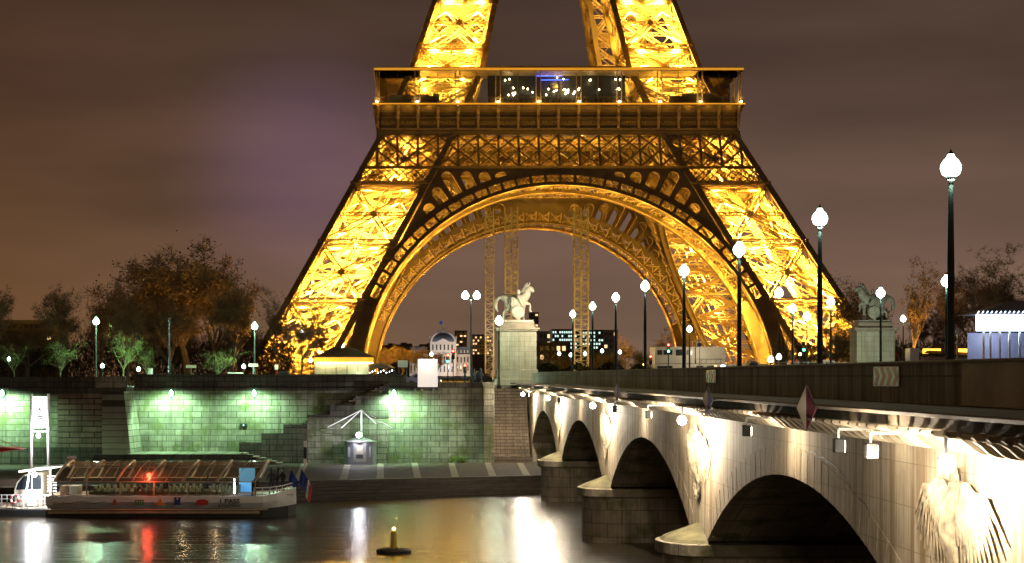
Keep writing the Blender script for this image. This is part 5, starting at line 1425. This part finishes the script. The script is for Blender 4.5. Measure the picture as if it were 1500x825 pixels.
# white van and red awning behind the parapet
def vehicle(name, px0, px1, pytop, Y, paint, label, cat, van=False):
    k = Y/F; x0 = (px0-605)*k; x1 = (px1-605)*k; L = x1-x0; top = (551-pytop)*k; base = STREET+.3; H = top-base
    t = thing(name, ((x0+x1)/2, Y+.9, STREET), label, cat)
    if van: pr = [(0, 0), (L, 0), (L, H*.5), (L*.9, H*.6), (L*.76, H), (0.02*L, H), (0, H*.9)]
    else: pr = [(0, .0), (L, 0), (L, H*.42), (L*.86, H*.55), (L*.72, H*.60), (L*.60, H*.96), (L*.30, H), (L*.14, H*.62), (0.01*L, H*.52)]
    MB().prism([(x0+a, base+b) for a, b in pr], 1, Y, Y+1.8).build('body', paint, t, .06)
    wz = .58 if not van else .55
    MB().prism([(x0+L*.24, base+H*.62), (x0+L*.64, base+H*.62), (x0+L*.57, base+H*.9), (x0+L*.32, base+H*.92)] if not van else [(x0+L*.7, base+H*.6), (x0+L*.86, base+H*.6), (x0+L*.77, base+H*.9), (x0+L*.7, base+H*.9)], 1, Y-.015, Y+.01).build('side_window', 'window_dark', t)
    for wx in (.2, .8):
        wh = MB(); wh.tube([(x0+L*wx, Y-.03, base+.02), (x0+L*wx, Y+.2, base+.02)], .32, 16); wo_ = wh.build('wheel', 'dark', t)
        rm = MB(); rm.tube([(x0+L*wx, Y-.05, base+.02), (x0+L*wx, Y-.031, base+.02)], .19, 12); rm.build('rim', 'grey_metal', wo_)
    MB().box(x0+L-.02, x0+L+.02, Y+.15, Y+.5, base+H*.25, base+H*.38).build('headlight', 'bulb', t)
    return t
vehicle('parked_car', 592, 646, 551-4, 176, 'purple_paint', 'lilac car half hidden by the lit board', 'car')
vehicle('parked_car', 398, 438, 544, 180, 'dark', 'dark car behind the wall left of the kiosk', 'car')
vehicle('white_van', 1333, 1352, 510, 178, 'white_paint', 'white van left of the amber kiosk', 'van', True)
vehicle('parked_car', 1300, 1327, 516, 180, 'red', 'red car just right of the dim statue pedestal', 'car')
vehicle('parked_car', 690, 722, 543, 195, 'dark', 'dark car beside the left pedestal under coloured signs', 'car')
# clutter of the street right of the tower arch
bank(1129, 527, 172, 'low pinkish dazzling lamp near the right arch foot', glow='lampw', r=.28)
bank(1141, 523, 172, 'low white dazzling lamp right of the pinkish one', glow='lampw', r=.26)
bank(1172, 519, 175, 'small low lamp before the right tower leg by the rail', glow='lampo', r=.12)
bank(944, 534, 160, 'tiny amber lamp low behind the bridge parapet', glow='lampo', r=.12)
vehicle('parked_car', 1090, 1124, 529, 171, 'dark', 'dark car behind the bridge parapet near the right arch foot', 'car')
vehicle('parked_car', 1150, 1184, 528, 173, 'red', 'red car behind the bridge parapet before the right leg', 'car')
vehicle('parked_car', 1196, 1240, 527, 172, 'white_paint', 'white car behind the parapet left of the dim statue pedestal', 'car')
gr_ = thing('street_railing', (40, 169, STREET), 'thin grey street railing behind the bridge parapet left of the right pedestal', 'railing')
r_ = MB()
for z_ in (.1, .5, .9, 1.3): r_.beam((P(1066, 551, 169).x, 169, z_), (P(1244, 551, 169).x, 169, z_), .04, .04)
r_.build('rail', 'grey_metal', gr_)
for i in range(13):
    x_ = P(1066+14.8*i, 551, 169).x; MB().beam((x_, 169.05, STREET), (x_, 169.05, 1.4), .06, .06).build('post', 'grey_metal', gr_)
# traffic signals
def signal(px, py, Y, on, label):
    p = P(px, py, Y); t = thing('traffic_signal', (p.x, Y, STREET), label, 'traffic light', 'traffic lights along the embankment')
    s = Y/180
    MB().beam((p.x, Y, STREET), (p.x, Y, p.z-.5*s), .1, .1).build('post', 'black_metal', t)
    MB().box(p.x-.16*s, p.x+.16*s, Y-.1, Y+.1, p.z-.5*s, p.z+.5*s).build('housing', 'dark', t, .03)
    for i, c in enumerate(('redlight', 'yellow', 'greenlight')):
        zz = p.z+(.32-.32*i)*s; lit = (i == 0 and 'r' in on) or (i == 2 and 'g' in on)
        MB().tube([(p.x, Y-.13, zz), (p.x, Y-.1, zz)], .11*s, 10).build('lens', c if (lit or i == 1) else 'dark', t)
signal(656, 525, 200, 'rg', 'traffic light with red and green glows left of the pedestal')
signal(664, 519, 215, 'r', 'small red traffic light before the palace dome')
signal(681, 540, 210, 'r', 'red traffic light right of the lit board')
signal(979, 510, 170, 'rg', 'red and cyan traffic light beside the site cabins')
signal(1177, 508, 200, 'g', 'green traffic light before the right tower leg')
signal(953, 527, 220, 'r', 'low red signal left of the site cabins')
def roadsign(px, py, Y, wpx, hpx, m, label, post='grey_metal', name='road_sign'):
    p = P(px, py, Y); k = Y/F; t = thing(name, (p.x, Y, STREET), label, 'sign', 'small road signs')
    MB().box(p.x-wpx*k/2, p.x+wpx*k/2, Y-.04, Y, p.z-hpx*k/2, p.z+hpx*k/2).build('plate', m, t, .01)
    MB().beam((p.x, Y+.04, STREET), (p.x, Y+.04, p.z+hpx*k/2), .07, .07).build('post', post, t)
    return t
roadsign(371, 535, 171, 14, 4.5, 'cream_paint', 'pale direction sign on the second lamp left of the kiosk')
roadsign(280, 537, 172, 15, 4.5, 'cream_paint', 'pale slanted street sign under the big dark tree')
roadsign(220, 545, 173, 8, 11, 'white_paint', 'small white notice board by the curved mossy tree')
roadsign(405, 538, 172, 5, 7, 'white_paint', 'little white topped red post left of the tower', post='red')
roadsign(1403, 485, 110, 6, 7, 'white_paint', 'round edged white sign on the thick pole at the right')
roadsign(1025, 505, 180, 5, 5, 'blue', 'blue square sign beside the short lamp')
# bus shelter, thin mast
bh = thing('bus_shelter', (P(345, 551, 172).x, 172, STREET), 'little shelter with pale flat roof above the wall', 'shelter')
p = P(345, 547, 172); MB().box(p.x-.75, p.x+.75, 171.5, 172.5, p.z-.03, p.z+.08).build('roof', 'white_paint', bh, .02)
for o in (-.6, -.2, .2, .6): MB().beam((p.x+o, 172.3, STREET), (p.x+o, 172.3, p.z-.03), .05, .05).build('post', 'grey_metal', bh)
ms = thing('flag_mast', (P(248, 551, 160).x, 160, STREET), 'thin bluish bare mast before the tall dark trees', 'mast')
p = P(248, 468, 160); MB().tube([(p.x, 160, STREET), (p.x, 160, p.z)], [.10, .05], 8).build('mast', mat('bluish_mast', (.25, .38, .5), .4, .3), ms); MB().ball((p.x, 160, p.z+.06), .09).build('finial', 'grey_metal', ms)

# ================================================================== PEOPLE
def person(x, y, z, label, clothes='cloth_dark', face=0, s=.88, seated=False, src=[None]):
    t = thing('person', (x, y, z), label, 'person')
    c, sn = math.cos(face), math.sin(face)
    tf = lambda v: Vector((x+(v.x*c-v.y*sn)*s, y+(v.x*sn+v.y*c)*s, z+v.z*s))
    p, e, r = man_pts(); p = [list(q) for q in p]
    if seated:
        for i in (15, 19): p[i] = [.45, p[i][1], .9]
        for i in (16, 20): p[i] = [.5, p[i][1], .45]
        for i in (17, 21): p[i] = [.66, p[i][1], .4]
    skinned('body', p, e, r, clothes, t, 1, tf)
    h = MB(tf); h.ball((-.02, 0, 1.97), .125, .12, .11, 10, 6); h.build('hair', 'dark', t)
    f = MB(tf); f.ball((.055, 0, 1.87), .085, .085, .115, 10, 6); f.ball((.145, 0, 1.86), .02, .018, .03, 6, 4); f.build('face', 'skin', t)
    return t
person(P(681, 551, 163).x, 163, STREET, 'dark dressed person standing left of the lamp behind the wall')
person(P(695, 551, 163.5).x, 163.5, STREET, 'person in dark coat, left of the pair by the pedestal', face=2)
person(P(704, 551, 163.3).x, 163.3, STREET, 'person in dark coat, right of the pair by the pedestal', face=1)
person(P(569, 551, 172).x, 172, STREET, 'dark figure by the little stall, nearer the parasol', face=2)
person(P(578, 551, 172.5).x, 172.5, STREET, 'dark figure by the little stall, nearer the white board', face=4)

person(P(1213, 551, 168).x, 168, STREET, 'person in dark coat behind the parapet left of the dim statue')
person(P(1168, 551, 170).x, 170, STREET, 'person standing by the rail before the right tower leg', face=1)
person(P(906, 551, 175).x, 175, STREET+.3, 'dark figure under the far lamps at the bridge end', face=2)
# ================================================================== BOAT
BY = 112.0; k = BY/F
def bx(px): return (px-605)*k
def bz(py): return (551-py)*k
bt_ = thing('river_bus', (bx(250), BY+2.5, WATER), 'long white river bus with arched glass canopy moored at the quay', 'boat')
D = 5.0
def hull_section(x, topz, botz, hw, m=None):
    return [(x, BY+2.5-hw, topz), (x, BY+2.5-hw*.98, (topz+botz)/2), (x, BY+2.5-hw*.8, botz), (x, BY+2.5+hw*.8, botz), (x, BY+2.5+hw*.98, (topz+botz)/2), (x, BY+2.5+hw, topz)]
def loft(mb, secs):
    vs = [v for s in secs for v in s]; n_ = len(secs[0]); fs = []
    for i in range(len(secs)-1):
        for j in range(n_-1): fs.append((i*n_+j, i*n_+j+1, (i+1)*n_+j+1, (i+1)*n_+j))
        fs.append((i*n_+n_-1, i*n_, (i+1)*n_, (i+1)*n_+n_-1))
    fs.append(tuple(range(n_))); fs.append(tuple((len(secs)-1)*n_+j for j in range(n_-1, -1, -1)))
    mb.add(vs, fs); return mb
hx = [66, 90, 200, 300, 365, 385, 405, 420, 430]; hwid = [2.4, 2.5, 2.5, 2.5, 2.5, 2.42, 2.0, 1.2, .25]
secs = [hull_section(bx(x), bz(727 if x < 390 else 727-(x-390)*.25), bz(746 if x < 390 else 746-(x-390)*.1), w_) for x, w_ in zip(hx, hwid)]
hull = loft(MB(), secs); hull.sm = False; hl = hull.build('hull', 'white_paint', bt_)
secs = [hull_section(bx(x), bz(746 if x < 390 else 746-(x-390)*.1)-.004, WATER-.6, w_*.985) for x, w_ in zip(hx, [q if q > .3 else .05 for q in hwid])]
loft(MB(), secs).build('lower_hull', 'dark', bt_)
ry = MB(); ry.tube([(bx(66), BY-.06, bz(747)), (bx(370), BY-.06, bz(747)), (bx(392), BY+.08, bz(746))], .06, 8); ry.tube([(bx(70), BY-.06, bz(751)), (bx(380), BY-.06, bz(751))], .09, 8); ry.build('rubbing_strake', 'tan', bt_)
# bow platform and railing
MB().box(bx(365), bx(428), BY+1.2, BY+3.8, bz(727), bz(726)).build('bow_deck', 'cream_paint', bt_)
rl = MB()
for j, (z_) in enumerate((715, 720)):
    rl.tube([(bx(372), BY+.1, bz(z_)), (bx(395), BY+.25, bz(z_-.5)), (bx(412), BY+.9, bz(z_-2)), (bx(424), BY+2.5, bz(z_-4))], .035, 6)
for x_, y_ in ((372, .1), (384, .18), (395, .25), (404, .55), (412, .9), (418, 1.6)): rl.beam((bx(x_), BY+y_, bz(727)), (bx(x_), BY+y_, bz(714.5)), .05, .05)
rl.build('bow_rail', 'white_paint', bt_)
# canopy: arched glass, ribs, frame
def arc(px, n_=14, off=0.0):
    pts = []
    for i in range(n_+1):
        a = PI*i/n_; pts.append((bx(px)+off*math.sin(a)*0, BY+2.5-2.4*math.cos(a), bz(706)+(bz(678)-bz(706))*math.sin(a)**.75))
    return pts
def leanarc(px, lean=.7): return [(x+lean*((z_-bz(706))/(bz(678)-bz(706))), y_, z_) for x, y_, z_ in arc(px)]
ribs = [78, 124, 170, 216, 267, 317, 372]
for a, b in zip(ribs[:-1], ribs[1:]):
    A = leanarc(a+1); B = leanarc(b-1); n_ = len(A); g = MB(); g.add(A+B, [(i, i+1, n_+i+1, n_+i) for i in range(n_-1)]); g.sm = True; g.build('canopy_panel', 'boatglass', bt_)
    mid = MB(); mid.tube(leanarc((a+b)/2), .025, 5, False); mid.build('canopy_mullion', 'tan', bt_)
for a in ribs: r = MB(); r.tube(leanarc(a), .085, 8); r.build('canopy_rib', 'tan', bt_)
fr = MB(); fr.beam((bx(76), BY+.08, bz(706)), (bx(374), BY+.08, bz(706)), .06, .08); fr.beam((bx(76), BY+4.92, bz(706)), (bx(374), BY+4.92, bz(706)), .06, .08); fr.beam((bx(88), BY+.9, bz(685)), (bx(384), BY+.9, bz(685)), .05, .05)
fr.build('canopy_rail', 'tan', bt_)
for i in range(7): MB().box(bx(76+i*49.5), bx(76+i*49.5)+.07, BY+.05, BY+.12, bz(727), bz(706)).build('window_post', 'tan', bt_)
for i in range(6): MB().box(bx(78+i*49.5), bx(124+i*49.5), BY+.08, BY+.1, bz(727), bz(706.5)).build('side_window', 'glass', bt_)
MB().box(bx(70), bx(372), BY+.3, BY+4.7, bz(727)-.05, bz(726.3)).build('deck', 'wood', bt_)
for r_ in range(2):
    for i in range(22):
        x = bx(130+i*10); y = BY+1.0+r_*2.2; s = MB(); s.box(x-.18, x+.18, y, y+1.0, bz(726), bz(721.5)); s.box(x+.12, x+.19, y, y+1.0, bz(721.5), bz(714.5)); s.build('bench_seat', mat('seat', (.16, .15, .07), .7) if (i == 0 and r_ == 0) else bpy.data.materials['seat'], bt_)
cb = MB(); cb.box(bx(84), bx(97), BY+.8, BY+2.2, bz(726), bz(713)); cb.build('wooden_counter', 'wood', bt_, .02)
MB().box(bx(98), bx(111), BY+.8, BY+2.2, bz(726), bz(713)).build('pale_counter', 'cream_paint', bt_, .02)
# lit blue cabin near the bow
bc = MB(); bc.box(bx(342), bx(366), BY+3.6, BY+3.7, bz(726), bz(690)); bc.build('blue_lit_panel', 'cyan', bt_)
MB().box(bx(341), bx(343), BY+.5, BY+.6, bz(724), bz(702)).build('light_tube', 'lampw', bt_)
plight((bx(352), BY+1.8, bz(695)), 60, (.35, .65, 1), .2, bt_)
MB().box(bx(368), bx(370), BY+.15, BY+4.8, bz(726), bz(705)).build('bow_bulkhead', 'glass', bt_)
sgn_ = MB(); sgn_.add([(bx(370), BY+.5, bz(703)), (bx(390), BY+.6, bz(690)), (bx(390), BY+4.4, bz(690)), (bx(370), BY+4.5, bz(703))], [(0,1,2,3)]); sgn_.add([(bx(370), BY+.5, bz(704)), (bx(390), BY+.6, bz(691)), (bx(390), BY+4.4, bz(691)), (bx(370), BY+4.5, bz(704))], [(0,1,2,3)]); sgn_.build('bow_visor', 'tan', bt_)
for px in (110, 190, 260, 310): plight((bx(px), BY+2.5, bz(688)), 90, (1, .8, .55), .1, bt_)
# red lamp
MB().ball((bx(217), BY+.4, bz(697)), .16, .16, .16).build('red_lamp', 'redlight', bt_); plight((bx(217), BY-.3, bz(697)), 110, (1, .1, .05), .12, bt_)
MB().beam((bx(217)+.1, BY+.45, bz(697)), (bx(217)+.1, BY+.45, bz(712)), .04, .04).build('red_lamp_post', 'grey_metal', bt_)
# pictures and words on the hull
FY = BY-.03
def decal(pts, m, nm='hull_picture'):
    MB().prism([(bx(a), bz(b)) for a, b in pts], 1, FY-.012, FY).build(nm, m, bt_)
decal([(164.5, 740), (167.7, 732), (168.3, 728.5), (169, 732), (172.3, 740), (170.3, 740), (168.4, 736), (166.5, 740)], 'red')
for a in (198, 201.5, 205, 208.5): decal([(a, 740), (a+2.4, 740), (a+2.4, 735.5), (a+1.2, 731.5), (a, 735.5)], 'green_paint')
decal([(198, 733.5), (211, 733.5), (211, 732.2), (198, 732.2)], 'green_paint')
decal([(228, 740), (242, 740), (240, 737), (237.5, 736.5), (236.5, 732.5), (235, 729.5), (233.6, 732.5), (232.5, 736.5), (230, 737)], 'orange_paint')
decal([(255.5, 740), (264.5, 740), (264.5, 728.5), (261.5, 728.5), (261.5, 732), (258.5, 732), (258.5, 728.5), (255.5, 728.5)], 'blue')
decal([(288, 740), (305, 740), (305, 733.5), (300, 731.5), (293, 731.5), (288, 733.5)], 'red')
for a, b in ((176, 197), (214, 226), (244, 253), (268, 286)): decal([(a, 736.6), (b, 736.3), (b, 735.7), (a, 736)], 'dark', 'hull_line')
ot = MB(); ot.prism([(bx(78), bz(737.3)), (bx(120), bz(738)), (bx(120), bz(739)), (bx(78), bz(738.3))], 1, FY-.012, FY); ot.build('hull_stripe', 'orange_paint', bt_)
def words(s, pxc, pyc, size, m='cloth_dark', sx=1.0, rot_=0):
    vs, fs = text_mesh(s, size, .006, sx, True); c_, s_n = math.cos(rot_), math.sin(rot_)
    MB().add([(bx(pxc)+a*c_-b*s_n, FY-.01-t, bz(pyc)+a*s_n+b*c_) for a, b, t in vs], fs).build('hull_words', m, bt_)
words('1 PASS', 336, 734.6, .40, sx=1.15); words('8 STATIONS', 336, 741.2, .22, sx=1.2)
for i in range(15):   # wavy dark script band
    a = 92+i*4.2; decal([(a, 735.4+1.4*math.sin(i*.7)), (a+3, 735.4+1.4*math.sin(i*.7+.6)), (a+3, 736.5+1.4*math.sin(i*.7+.6)), (a, 736.5+1.4*math.sin(i*.7))], 'cloth_dark', 'hull_script')
# flags at the bow are held by staffs
fs_ = MB(); fs_.tube([(bx(428), BY+2.5, bz(727)), (bx(434), BY+2.5, bz(708))], .03, 6); fs_.tube([(bx(430), BY+2.5, bz(730)), (bx(448), BY+2.5, bz(704))], .03, 6); fs_.build('flagstaff', 'dark', bt_)
def cloth_flag(x, z_, wd, ht, cols, nm='flag'):
    o_ = None
    for c_i, c_ in enumerate(cols):
        vs = []; 
        for i in range(4):
            u = (c_i+i/3)/len(cols)
            for v in (0, 1): vs.append((x+wd*u*.55+v*(-.18), BY+2.5+.12*math.sin(u*7+v), z_-ht*v-wd*u*.9))
        mb = MB(); mb.add(vs, [(2*i, 2*i+1, 2*i+3, 2*i+2) for i in range(3)]); o_ = mb.build(nm, c_, bt_)
cloth_flag(bx(434), bz(710), -.9, .7, ['blue'])
cloth_flag(bx(447.5), bz(705.5), -.75, .85, ['blue']); cloth_flag(bx(448), bz(706), .5, 1.1, ['white_paint', 'red'])
for i, (px, y_, lb) in enumerate(((395, 1.4, 'leftmost dark dressed passenger on the open bow deck'), (403, 2.4, 'middle passenger in dark clothes on the bow deck'), (411, 1.9, 'rightmost dark dressed passenger at the bow rail'))): person(bx(px), BY+y_, bz(726), lb, face=2+i, s=.80)
for i, px in enumerate((205, 240, 300)): person(bx(px), BY+1.6, bz(726)-.33, 'seated passenger under the canopy, %s from the left' % ('first', 'second', 'third')[i], face=3.1, s=.8, seated=True)

# landing stage at the left with its lit sign
LY = 113.0
ls = thing('landing_stage', (bx(30), LY+2, WATER), 'floating landing stage with rounded white cabin left of the boat', 'landing stage')
MB().box(bx(-60), bx(64), LY, LY+5, WATER-.4, bz(748)).build('pontoon', 'dark', ls, .05)
MB().box(bx(-60), bx(75), LY+.1, LY+5, bz(748), bz(746)).build('deck', 'cream_paint', ls, .02)
cbn = MB(); pr = [(bx(9), bz(746)), (bx(8), bz(722)), (bx(12), bz(710)), (bx(22), bz(699)), (bx(36), bz(695)), (bx(50), bz(695)), (bx(50), bz(746))]
cbn.prism(pr, 1, LY+1.4, LY+4); cbn.build('cabin', 'cream_paint', ls, .05)
pr = [(bx(11), bz(721)), (bx(14), bz(711)), (bx(23), bz(701)), (bx(34), bz(697.5)), (bx(34), bz(720))]
MB().prism(pr, 1, LY+1.36, LY+1.39).build('window', 'window_dark', ls)
MB().box(bx(36), bx(49), LY+1.36, LY+1.39, bz(720), bz(699)).build('window', 'window_dark', ls)
MB().box(bx(30), bx(46), LY+.7, LY+1.3, bz(745), bz(727)).build('chest', 'cream_paint', ls, .03)
cn_ = MB(); cn_.add([(bx(21), LY+.2, bz(694)), (bx(88), LY+.2, bz(686)), (bx(88), LY+3.6, bz(686)), (bx(21), LY+3.6, bz(694)), (bx(21), LY+.2, bz(691)), (bx(88), LY+.2, bz(683.5)), (bx(88), LY+3.6, bz(683.5)), (bx(21), LY+3.6, bz(691))], [(3,2,1,0),(4,5,6,7),(0,1,5,4),(1,2,6,5),(2,3,7,6),(3,0,4,7)])
cn_.build('canopy', 'cream_paint', ls)
po = MB(); po.beam((bx(28), LY+.4, bz(746)), (bx(36), LY+.4, bz(694)), .10, .10); po.beam((bx(67), LY+.4, bz(746)), (bx(67), LY+.4, bz(688)), .09, .09); po.build('canopy_post', 'white_paint', ls)
rl = MB()
for a in range(-20, 72, 8): rl.beam((bx(a), LY+.2, bz(746)), (bx(a), LY+.2, bz(727)), .045, .045)
for z_ in (727, 733, 739): rl.beam((bx(-20), LY+.2, bz(z_)), (bx(70), LY+.2, bz(z_)), .035, .035)
for i in range(6): rl.beam((bx(56), LY+1.8, bz(724-4.5*i)), (bx(70), LY+1.8, bz(724-4.5*i)), .08, .08)
rl.build('railing', 'white_paint', ls)
MB().ball((bx(46), LY+.0, bz(696.5)), .16, .16, .16).build('deck_lamp', 'lampw', ls); plight((bx(46), LY-.35, bz(699)), 900, (.95, .96, 1), .16, ls); plight((bx(58), LY+1.2, bz(712)), 60, (1, .95, .9), .15, ls)
# life ring
lr = thing('life_ring', (bx(16), LY+.05, bz(733)), 'red and white life ring on the landing stage rail', 'life ring')
for i in range(8):
    pts = [(bx(16)+.25*math.cos(t), LY+.05, bz(733)+.25*math.sin(t)) for t in [2*PI*(i+j/3)/8 for j in range(4)]]
    m_ = MB(); m_.tube(pts, .075, 8); m_.build('ring_segment', 'red' if i % 2 else 'white_paint', lr)
# banner between two posts (on the quay behind the boat)
SY = 131.0; kk = SY/F
sg_ = thing('banner_sign', ((58-605)*kk, SY, QUAY-1), 'white lit banner with small red tower between two tall posts', 'sign')
for px in (46, 71): MB().tube([((px-605)*kk, SY, QUAY-1), ((px-605)*kk, SY, (551-577)*kk)], .11, 10).build('post', 'white_paint', sg_)
MB().box((48-605)*kk, (69.5-605)*kk, SY-.05, SY+.05, (551-627)*kk, (551-581)*kk).build('panel', 'banner', sg_, .01)
def sdecal(pts, m): MB().prism([((a-605)*kk, (551-b)*kk) for a, b in pts], 1, SY-.075, SY-.055).build('emblem', m, sg_)
sdecal([(55.8, 603.5), (58.0, 597), (58.4, 592.5), (58.8, 597), (61, 603.5), (59.6, 603.5), (58.4, 600.3), (57.2, 603.5)], 'red')
for q in range(4): sdecal([(54+.5*q, 610+3.2*q), (63-.5*q, 609+3.2*q), (62.5-.5*q, 611+3.2*q), (54.5+.5*q, 612+3.2*q)], 'grey_metal')
MB().ball(((57.5-605)*kk, SY-.3, (551-638)*kk), .17, .17, .2).build('lamp', 'lampw', sg_); plight(((57.5-605)*kk, SY-.8, (551-638)*kk), 300, (.9, .95, 1), .15, sg_)
MB().beam(((46-605)*kk, SY, (551-632)*kk), ((71-605)*kk, SY, (551-632)*kk), .08, .08).build('crossbar', 'white_paint', sg_)
# little red and white notice above the canopy
rw = thing('notice_board', (P(105, 672, 125).x, 125, QUAY), 'small white and red notice board standing behind the boat', 'sign')
p = P(105, 672, 125); MB().box(p.x-.34, p.x+.34, 124.97, 125, p.z, p.z+.2).build('upper_panel', 'white_paint', rw); MB().box(p.x-.34, p.x+.34, 124.96, 125, p.z-.08, p.z-.002).build('red_band', 'red', rw); MB().box(p.x-.26, p.x+.26, 124.97, 125, p.z-.36, p.z-.082).build('lower_panel', 'cream_paint', rw); MB().beam((p.x, 125.05, QUAY), (p.x, 125.05, p.z), .06, .06).build('post', 'grey_metal', rw)
# red parasol at the left edge
up = thing('red_awning', (P(5, 655, 128).x, 128, QUAY), 'red awning on wires at the left edge of the quay', 'awning')
pts = [P(-40, 668, 128), P(8, 661, 128), P(35, 658, 128), P(8, 655, 128), P(-40, 657, 128)]
MB().prism([(q.x, q.z) for q in pts], 1, 127.2, 129.2).build('canopy', 'red', up, .02)
MB().beam(P(28, 656, 128), P(-30, 632, 128), .05, .05).beam(P(10, 656, 128), P(-30, 644, 128), .05, .05).build('stay', 'red', up)
MB().beam((P(-15, 660, 128).x, 128, QUAY), P(-15, 660, 128), .12, .12).build('pole', 'grey_metal', up)
plight(P(12, 672, 127.4), 45, (1, .5, .4), .15, up)

# booth on the quay with its wire frame and lamp
OY = 152.0; k = OY/F
bo = thing('ticket_booth', ((527-605)*k, OY, QUAY), 'small grey booth with bright lamp and spoked wire frame on the quay', 'booth')
def OX(px): return (px-605)*k
def OZ(py): return (551-py)*k
poly = [(OX(504), OY+.9), (OX(509), OY), (OX(518), OY-.5), (OX(537), OY-.5), (OX(546), OY), (OX(551), OY+.9), (OX(546), OY+2), (OX(509), OY+2)]
MB().prism(poly, 2, QUAY, OZ(648)).build('cabin', mat('grey_blue_cabin', (.20, .21, .25), .5, .2, .15, 2), bo)
MB().box(OX(518.5), OX(536.5), OY-.53, OY-.505, QUAY+.2, OZ(647)).build('door', 'grey_metal', bo, .01)
vs_ = MB(); vs_.box(OX(523), OX(532), OY-.55, OY-.532, OZ(665), OZ(653)); vs_.build('notice', 'shaft', bo)
MB().box(OX(522), OX(532), OY-.55, OY-.532, OZ(671), OZ(666)).build('grille', 'dark', bo)
for px in (511.5, 542): MB().box(OX(px-1.6), OX(px+1.6), OY-.32, OY-.28, OZ(669), OZ(655)).build('side_window', 'grey_metal', bo)
MB().lathe((OX(527), OY+.7, OZ(648)), [(1.45, 0), (1.45, .08), (.5, .35), (.1, .4)], 8).build('roof', 'grey_metal', bo)
MB().tube([(OX(529), OY+.7, OZ(643)), (OX(529), OY+.7, OZ(601))], [.10, .07], 8).build('mast', 'white_paint', bo)
sp = MB()
for a, b in (((480, 626)), ((500, 627)), ((551, 621)), ((575, 627))): sp.beam((OX(529), OY+.7, OZ(601)), (OX(a), OY-.2, OZ(b)), .07, .07)
sp.build('spoke', 'white_paint', bo)
hp = MB(); ring = [(OX(529)+3.55*math.cos(t), OY+.7+2.4*math.sin(t), OZ(632)+.25*math.sin(t)) for t in [2*PI*j/28 for j in range(29)]]; hp.tube(ring, .025, 5, False); hp.build('hoop', 'grey_metal', bo)
MB().ball((OX(526), OY-.7, OZ(637)), .24, .2, .24).build('lamp', 'lampw', bo); plight((OX(526), OY-1.3, OZ(637)), 600, (.85, .88, 1), .2, bo)
# black and white gauge post
gp = thing('gauge_post', ((447-605)*148/F, 148, QUAY), 'thin black and white banded post on the quay', 'post')
for i, (a, b, m_) in enumerate(((690, 672, 'white_paint'), (672, 655, 'dark'), (655, 646, 'white_paint'))): MB().box((447-605)*148/F-.12, (447-605)*148/F+.12, 147.9, 148.1, max(QUAY, (551-a)*148/F), (551-b)*148/F).build('band', m_, gp)
MB().box((447-605)*148/F-.08, (447-605)*148/F+.08, 147.92, 148.08, (551-646)*148/F, (551-628)*148/F).build('upper_pole', 'grey_metal', gp)
# small green exit-like box on the wall
gx = thing('wall_box', (P(357, 623, 155.9).x, 155.9, P(357, 623, 155.9).z), 'small dark junction box with green mark on the green lit wall', 'box')
p = P(357, 623, 155.9); MB().box(p.x-.3, p.x+.3, 155.8, 156.0, p.z-.16, p.z+.16).build('case', 'black_metal', gx, .02); MB().box(p.x-.06, p.x+.04, 155.785, 155.8, p.z-.05, p.z+.08).build('mark', 'wincool', gx)
# weeds at the foot of the wall
for i, px in enumerate((672, 678, 661, 478)):
    w_ = MB(); rr = random.Random(i); x = (px-605)*155.6/F
    for j in range(14):
        a = rr.uniform(-.9, .9); L_ = rr.uniform(.3, .75); w_.tube([(x+rr.uniform(-.15, .15), 155.6, QUAY), (x+a*.3, 155.5, QUAY+L_*.6), (x+a*.7, 155.4, QUAY+L_*rr.uniform(.7, 1))], [.03, .045, .01], 4)
    tag(w_.build('weed', 'green_leaf'), ('tuft of weeds at the wall foot, third from the left', 'tuft of weeds at the wall foot, nearest the bridge stair', 'tuft of weeds at the wall foot, second from the left', 'small tuft of weeds left of the booth')[i], 'plant', 'weeds at the foot of the quay wall')

# ================================================================== BUOY
b0 = P(577, 810, 90); by = thing('river_buoy', (b0.x, 90, WATER), 'yellow column buoy with lamp on flat black float', 'buoy')
fl_ = MB(); fl_.lathe((b0.x, 90, WATER-.12), [(.6, 0), (.88, .12), (.90, .24), (.80, .30), (.3, .33)], 20); fl_.build('float', 'dark', by)
cl = MB(); cl.lathe((b0.x, 90, WATER+.2), [(.22, 0), (.20, .08), (.17, .10), (.165, .80), (.13, .86), (.06, .88), (.06, .95)], 14); cl.build('column', 'yellow', by)
MB().ball((b0.x, 90, WATER+1.2), .07, .07, .08).build('lamp', 'lampo', by)
MB().ball((b0.x+.2, 89.8, WATER+.26), .09, .09, .05).build('cleat', 'cream_paint', by)
